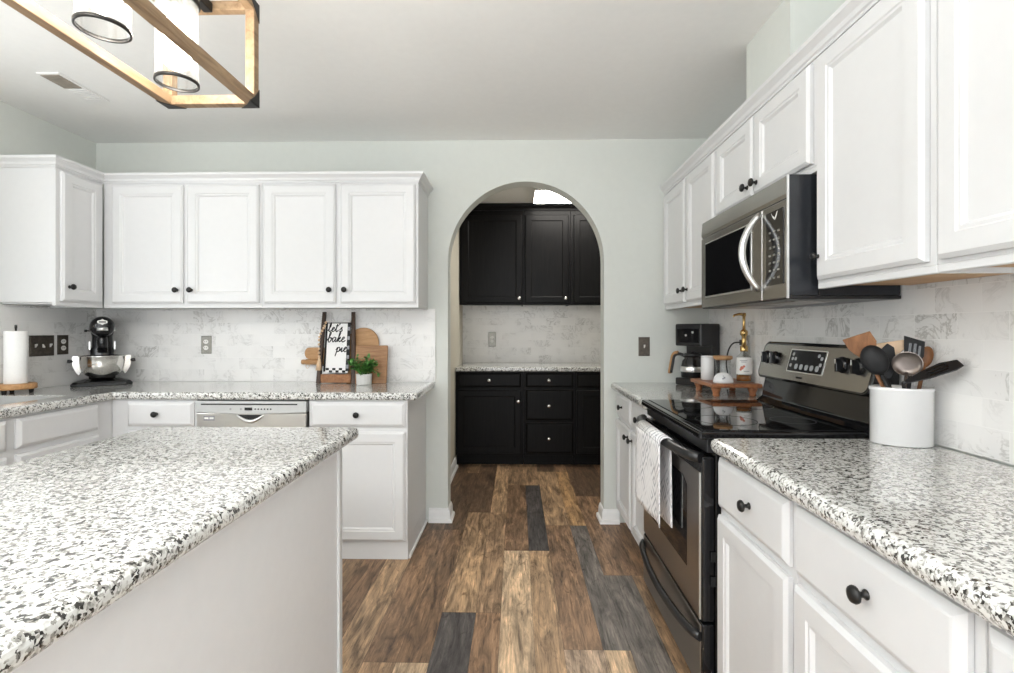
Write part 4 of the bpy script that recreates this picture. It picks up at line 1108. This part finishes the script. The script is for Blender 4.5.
t = T('power_cord', 'black cord with plug running from outlet behind the soap bottle', 'cord', (0, 0, 0))
m = MB(); m.box(XR - .050, 2.722, 1.170, XR - .021, 2.748, 1.200); m.build('plug', 'black', t, bevel=.004)
m = MB(); m.tube(catmull([(XR - .048, 2.735, 1.185), (XR - .075, 2.76, 1.180), (XR - .080, 2.81, 1.14), (XR - .055, 2.90, 1.06), (XR - .030, 2.93, .97), (XR - .03, 2.95, .922)], 6), .004, 8); m.build('cord', 'black', t)

TX, TY, TZ = 1.106, 2.70, .981
t = T('wooden_tray', 'reddish wooden footed tray on far right counter beside the range', 'tray', (TX, TY, CT))
m = MB(); m.box(-.127, -.158, .047, .125, .158, .067); m.build('tray_top', 'redwood', t, bevel=.005, seg=3)
for sx in (-1, 1):
    for sy in (-1, 1):
        m = MB(); m.lathe([(.014, .001), (.018, .006), (.015, .016), (.021, .030), (.026, .0468)], (sx * .092, sy * .120, 0), 'Z', 14); m.build('foot', 'redwood', t)
TZ += .0005
t = T('canister', 'plain white cylindrical canister on tray in front of the coffee maker', 'canister', (1.040, 2.765, TZ))
m = MB(); m.lathe([(.030, 0), (.034, .003), (.034, .118), (.033, .121)], (0, 0, 0), 'Z', 28); m.build('body', 'ceramic', t)
m = MB(); m.lathe([(.0335, .1215), (.0345, .124), (.033, .130), (.010, .132)], (0, 0, 0), 'Z', 28); m.build('lid', 'ceramic', t)
t = T('glass_jar', 'clear glass jar with flat wooden lid on the wooden tray', 'jar', (1.093, 2.690, TZ))
m = MB(); m.lathe([(.005, .0005), (.036, .001), (.040, .010), (.037, .045), (.036, .075), (.041, .118), (.039, .118), (.034, .075), (.035, .045), (.037, .012), (.030, .006), (.002, .005)], (0, 0, 0), 'Z', 32, caps=(True, True)); m.build('jar_body', 'glass', t)
m = MB(); m.lathe([(.036, .112), (.047, .1185), (.048, .121), (.048, .132), (.046, .134)], (0, 0, 0), 'Z', 28); m.build('lid', 'board', t)
t = T('ceramic_ornament', 'small white domed ceramic piece with grey sprig at tray front', 'ornament', (1.055, 2.592, TZ))
m = MB(); m.lathe([(.046, 0), (.050, .004), (.049, .016), (.043, .033), (.030, .046), (.014, .053), (.001, .055)], (0, 0, 0), 'Z', 28, sy=.62, rot=R(-12)); m.build('body', 'ceramic', t)
m = MB()
for (dx, dz, r) in ((0, .028, .006), (.008, .033, .004), (-.009, .024, .004), (-.004, .036, .0035)):
    m.lathe([(r, 0), (r * .6, .0016), (.0003, .002)], (dx - .004, -.0275 + (dz - .028) * .55 + .001, dz), '-Y', 10)
m.build('sprig_mark', 'grey_ink', t)
t = T('soap_bottle', 'clear glass bottle with white label and tall gold pump on tray', 'bottle', (1.186, 2.650, TZ))
m = MB(); m.lathe([(.034, .0005), (.038, .004), (.038, .120), (.033, .135), (.018, .148), (.016, .158), (.0145, .158), (.0165, .147), (.031, .134), (.036, .119), (.036, .006), (.003, .005)], (0, 0, 0), 'Z', 32); m.build('bottle_body', 'glass', t)
m = MB(); m.lathe([(.035, .0065), (.035, .035), (.001, .0352)], (0, 0, 0), 'Z', 28); m.build('liquid', 'amber', t)
m = MB()
la = [R(150 + 180 * i / 16) for i in range(17)]
m.rings([[(.0386 * math.cos(a), .0386 * math.sin(a), z) for a in la] for z in (.042, .128)], (False, False), True, closed=False); lb = m.build('label', 'ivory', t)
m = MB()
for (a, z, r) in ((R(232), .075, .009), (R(222), .066, .006), (R(246), .083, .006)):
    c = Vector((.0388 * math.cos(a), .0388 * math.sin(a), z)); tt = Vector((-math.sin(a), math.cos(a), 0))
    m.poly([tuple(c + tt * r * math.cos(k * PI / 5) + Vector((0, 0, r * math.sin(k * PI / 5)))) for k in range(10)])
m.build('flower_print', 'pink_ink', lb)
m = MB()
for (z, a0, a1) in ((.112, 215, 270), (.104, 225, 262), (.056, 245, 285)):
    aa = [R(a0 + (a1 - a0) * i / 8) for i in range(9)]
    m.rings([[(.0388 * math.cos(a), .0388 * math.sin(a), zz) for a in aa] for zz in (z, z + .003)], (False, False), False, closed=False)
m.build('line_print', 'grey_ink', lb)
m = MB(); m.lathe([(.018, .1585), (.019, .162), (.019, .185), (.012, .190), (.011, .238), (.018, .246), (.019, .262), (.013, .270), (.007, .275), (.007, .340), (.010, .343), (.010, .358), (.002, .360)], (0, 0, 0), 'Z', 18); pm = m.build('pump', 'gold', t)
m = MB(); m.tube([(.004, 0, .352), (-.030, -.012, .352), (-.060, -.024, .347), (-.066, -.026, .338)], [.008, .007, .005, .004], 10); m.build('spout', 'gold', pm)

# ---------------------------------------------------------------- utensil crock and what stands in it
CX, CY, CR = 1.140, 1.515, R(-24)
t = T('utensil_crock', 'white oval ceramic crock full of utensils on the right counter', 'crock', (CX, CY, CT))
m = MB(); m.lathe([(.074, .001), (.077, .004), (.077, .158), (.079, .160), (.079, .168), (.077, .170), (.073, .167), (.072, .012), (.010, .009)], (0, 0, 0), 'Z', 48, sy=.72, rot=CR); m.build('body', 'ceramic', t)

def cpix(x, y, depth):
    """a place in the room straight from the eye through the photo point, at that distance from the camera plane"""
    u, v = (x - 507) / 503.3, -(y - 330) / 503.3; c, s = math.cos(.0192), math.sin(.0192)
    return Vector((depth * (u * c - s), depth * (u * s + c), 1.252 + depth * v))
ca_, sa_ = math.cos(CR), math.sin(CR)
def inc(a, b, z): return Vector((CX + a * ca_ - b * sa_, CY + a * sa_ + b * ca_, CT + z))   # crock frame: a along, b across
gUt = 'utensils standing in the white crock'
def frame(base, top, facing):
    """matrix: z from base to top, y away from 'facing'"""
    z = (top - base).normalized(); f = (facing - facing.dot(z) * z).normalized(); y = -f; x = y.cross(z).normalized()
    return Matrix(((x.x, y.x, z.x, 0), (x.y, y.y, z.y, 0), (x.z, y.z, z.z, 0), (0, 0, 0, 1)))
FACE = Vector((-.60, -.80, .05))
def utensil(name, label, cat, base, top, hmat, smat, outline=None, bowl=None, hl=None, face=FACE, slots=None, th=.004, hr=.006, roll=0.0, tail=None):
    """handle from base to where the head starts; head outline (x, z) from there on, or a spoon bowl (w, l, depth)"""
    t = T(name, label, cat, tuple(base), 0, gUt)
    Mx = frame(base, top, face) @ Matrix.Rotation(roll, 4, 'Z'); L = (top - base).length
    hl = hl or L
    m = MB(); m.tube([(0, 0, .0), (0, 0, hl * .5), (0, 0, hl + .012)], [hr, hr * .9, hr * .8], 10, flat=.7)
    for v in m.bm.verts: v.co = Mx @ v.co
    if tail: m.tube(catmull([tuple(tail - base), tuple((tail - base) * .45 + Vector((0, 0, .006))), tuple(Mx @ Vector((0, 0, .004))), tuple(Mx @ Vector((0, 0, .012)))], 4), hr * .95, 8)
    m.build('handle', smat, t)
    m = MB()
    if outline:
        pts = [(x, hl + z) for x, z in outline]
        if slots:     # slotted blade: solid frame strips between slots
            m.prism(pts, -th, 0, 'XZ')
        else: m.prism(pts, -th, 0, 'XZ')
    else:
        w, l, dp = bowl; n = 28; loops = []
        for (k, yy) in ((1.0, 0), (.97, dp * .35), (.80, dp * .75), (.5, dp * .95), (.05, dp)):
            loops.append([(w * k * math.cos(2*PI*i/n), yy, hl + l + l * k * math.sin(2*PI*i/n)) for i in range(n)])
        inner = [[(x * .94, y - .003 if y > 0 else y - .0005, hl + l + (z - hl - l) * .94) for x, y, z in L_] for L_ in loops]
        m.rings(loops, (False, True), True); m.rings(inner, (False, True), True)
        m.rings([loops[0], inner[0]], (False, False))
    for v in m.bm.verts: v.co = Mx @ v.co
    h = m.build('head', hmat, t, bevel=.0012 if outline else 0, seg=1)
    if slots:
        m = MB()
        for (x0, x1, z0, z1) in slots:
            m.box(x0, -th - .0006, hl + z0, x1, .0006, hl + z1)
        for v in m.bm.verts: v.co = Mx @ v.co
        m.build('slots', 'gblack', h)
    return t
zb = .016
def put(name, label, cat, a, b, px, py, depth, hmat, smat, gap=0.0, **k):
    b0 = inc(a, b, zb); tp = cpix(px, py, depth)
    return utensil(name, label, cat, b0, tp, hmat, smat, hl=(tp - b0).length - gap, **k)
put('wooden_turner', 'brown wooden turner with broad slanted blade, leftmost in crock', 'utensil', .020, .005, 864, 349, 1.52, 'spoonwood', 'spoonwood',
    outline=[(-.012, -.030), (.012, -.030), (.030, -.006), (.038, .012), (.034, .046), (-.040, .046), (-.036, .012), (-.028, -.006)], th=.006, roll=R(-4))
put('ladle', 'large black ladle with round bowl, front left in the crock', 'utensil', .030, -.010, 881, 373, 1.49, 'charcoal', 'charcoal', gap=.004, bowl=(.034, .046, -.024), face=Vector((-.5, -.85, .30)), hr=.007)
put('skimmer', 'round dark metal slotted skimmer at the middle of crock front', 'utensil', -.005, -.004, 906, 376, 1.475, 'gunmetal', 'gunmetal', bowl=(.037, .036, .010), hr=.005)
put('nylon_spatula', 'black spatula leaning between ladle and skimmer in crock', 'utensil', .006, .014, 886, 372, 1.53, 'charcoal', 'charcoal',
    outline=[(-.008, -.02), (.008, -.02), (.030, .015), (.034, .070), (.020, .085), (-.018, .055), (-.020, .015)], hr=.006, roll=R(10))
put('bamboo_turner', 'pale speckled flat wooden turner at the back of the crock', 'utensil', -.038, .020, 889, 350, 1.54, 'bead', 'bead',
    outline=[(-.008, -.03), (.008, -.03), (.036, .004), (.036, .034), (-.036, .016), (-.034, -.004)], th=.005)
sl = put('slotted_turner', 'black slotted turner standing upright at back right of crock', 'utensil', .005, .010, 912, 362, 1.50, 'charcoal', 'charcoal',
    outline=[(-.010, -.015), (.010, -.015), (.026, .02), (.024, .064), (-.028, .076), (-.022, .02)], slots=[(-.014, -.007, .012, .055), (-.002, .005, .012, .055), (.010, .016, .012, .05)], roll=R(14))
put('wooden_spoon', 'wooden spoon at the right rear of the crock', 'utensil', .020, .012, 924, 366, 1.495, 'spoonwood', 'spoonwood', gap=.004, bowl=(.017, .032, .010), hr=.006)
b0, tp, tip = cpix(902, 384, 1.455), cpix(914, 379.5, 1.44), cpix(963, 366, 1.385)
hlen = (tp - b0).length; ll = (tip - tp).length; kx = ll / .14
utensil('long_turner', 'long black slotted turner sticking out right of the crock', 'utensil', b0, tp, 'black', 'black',
    [(-.007, -.02), (.007, -.02), (.019, .04 * kx), (.024, .115 * kx), (.018, .140 * kx), (-.010, .136 * kx), (-.022, .09 * kx), (-.018, .04 * kx)], hl=hlen, face=Vector((-.35, -.50, .80)),
    slots=[(-.013, -.008, .045 * kx, .10 * kx), (-.002, .003, .04 * kx, .105 * kx), (.008, .013, .045 * kx, .10 * kx)], th=.004, hr=.005, tail=inc(.014, -.030, .095))
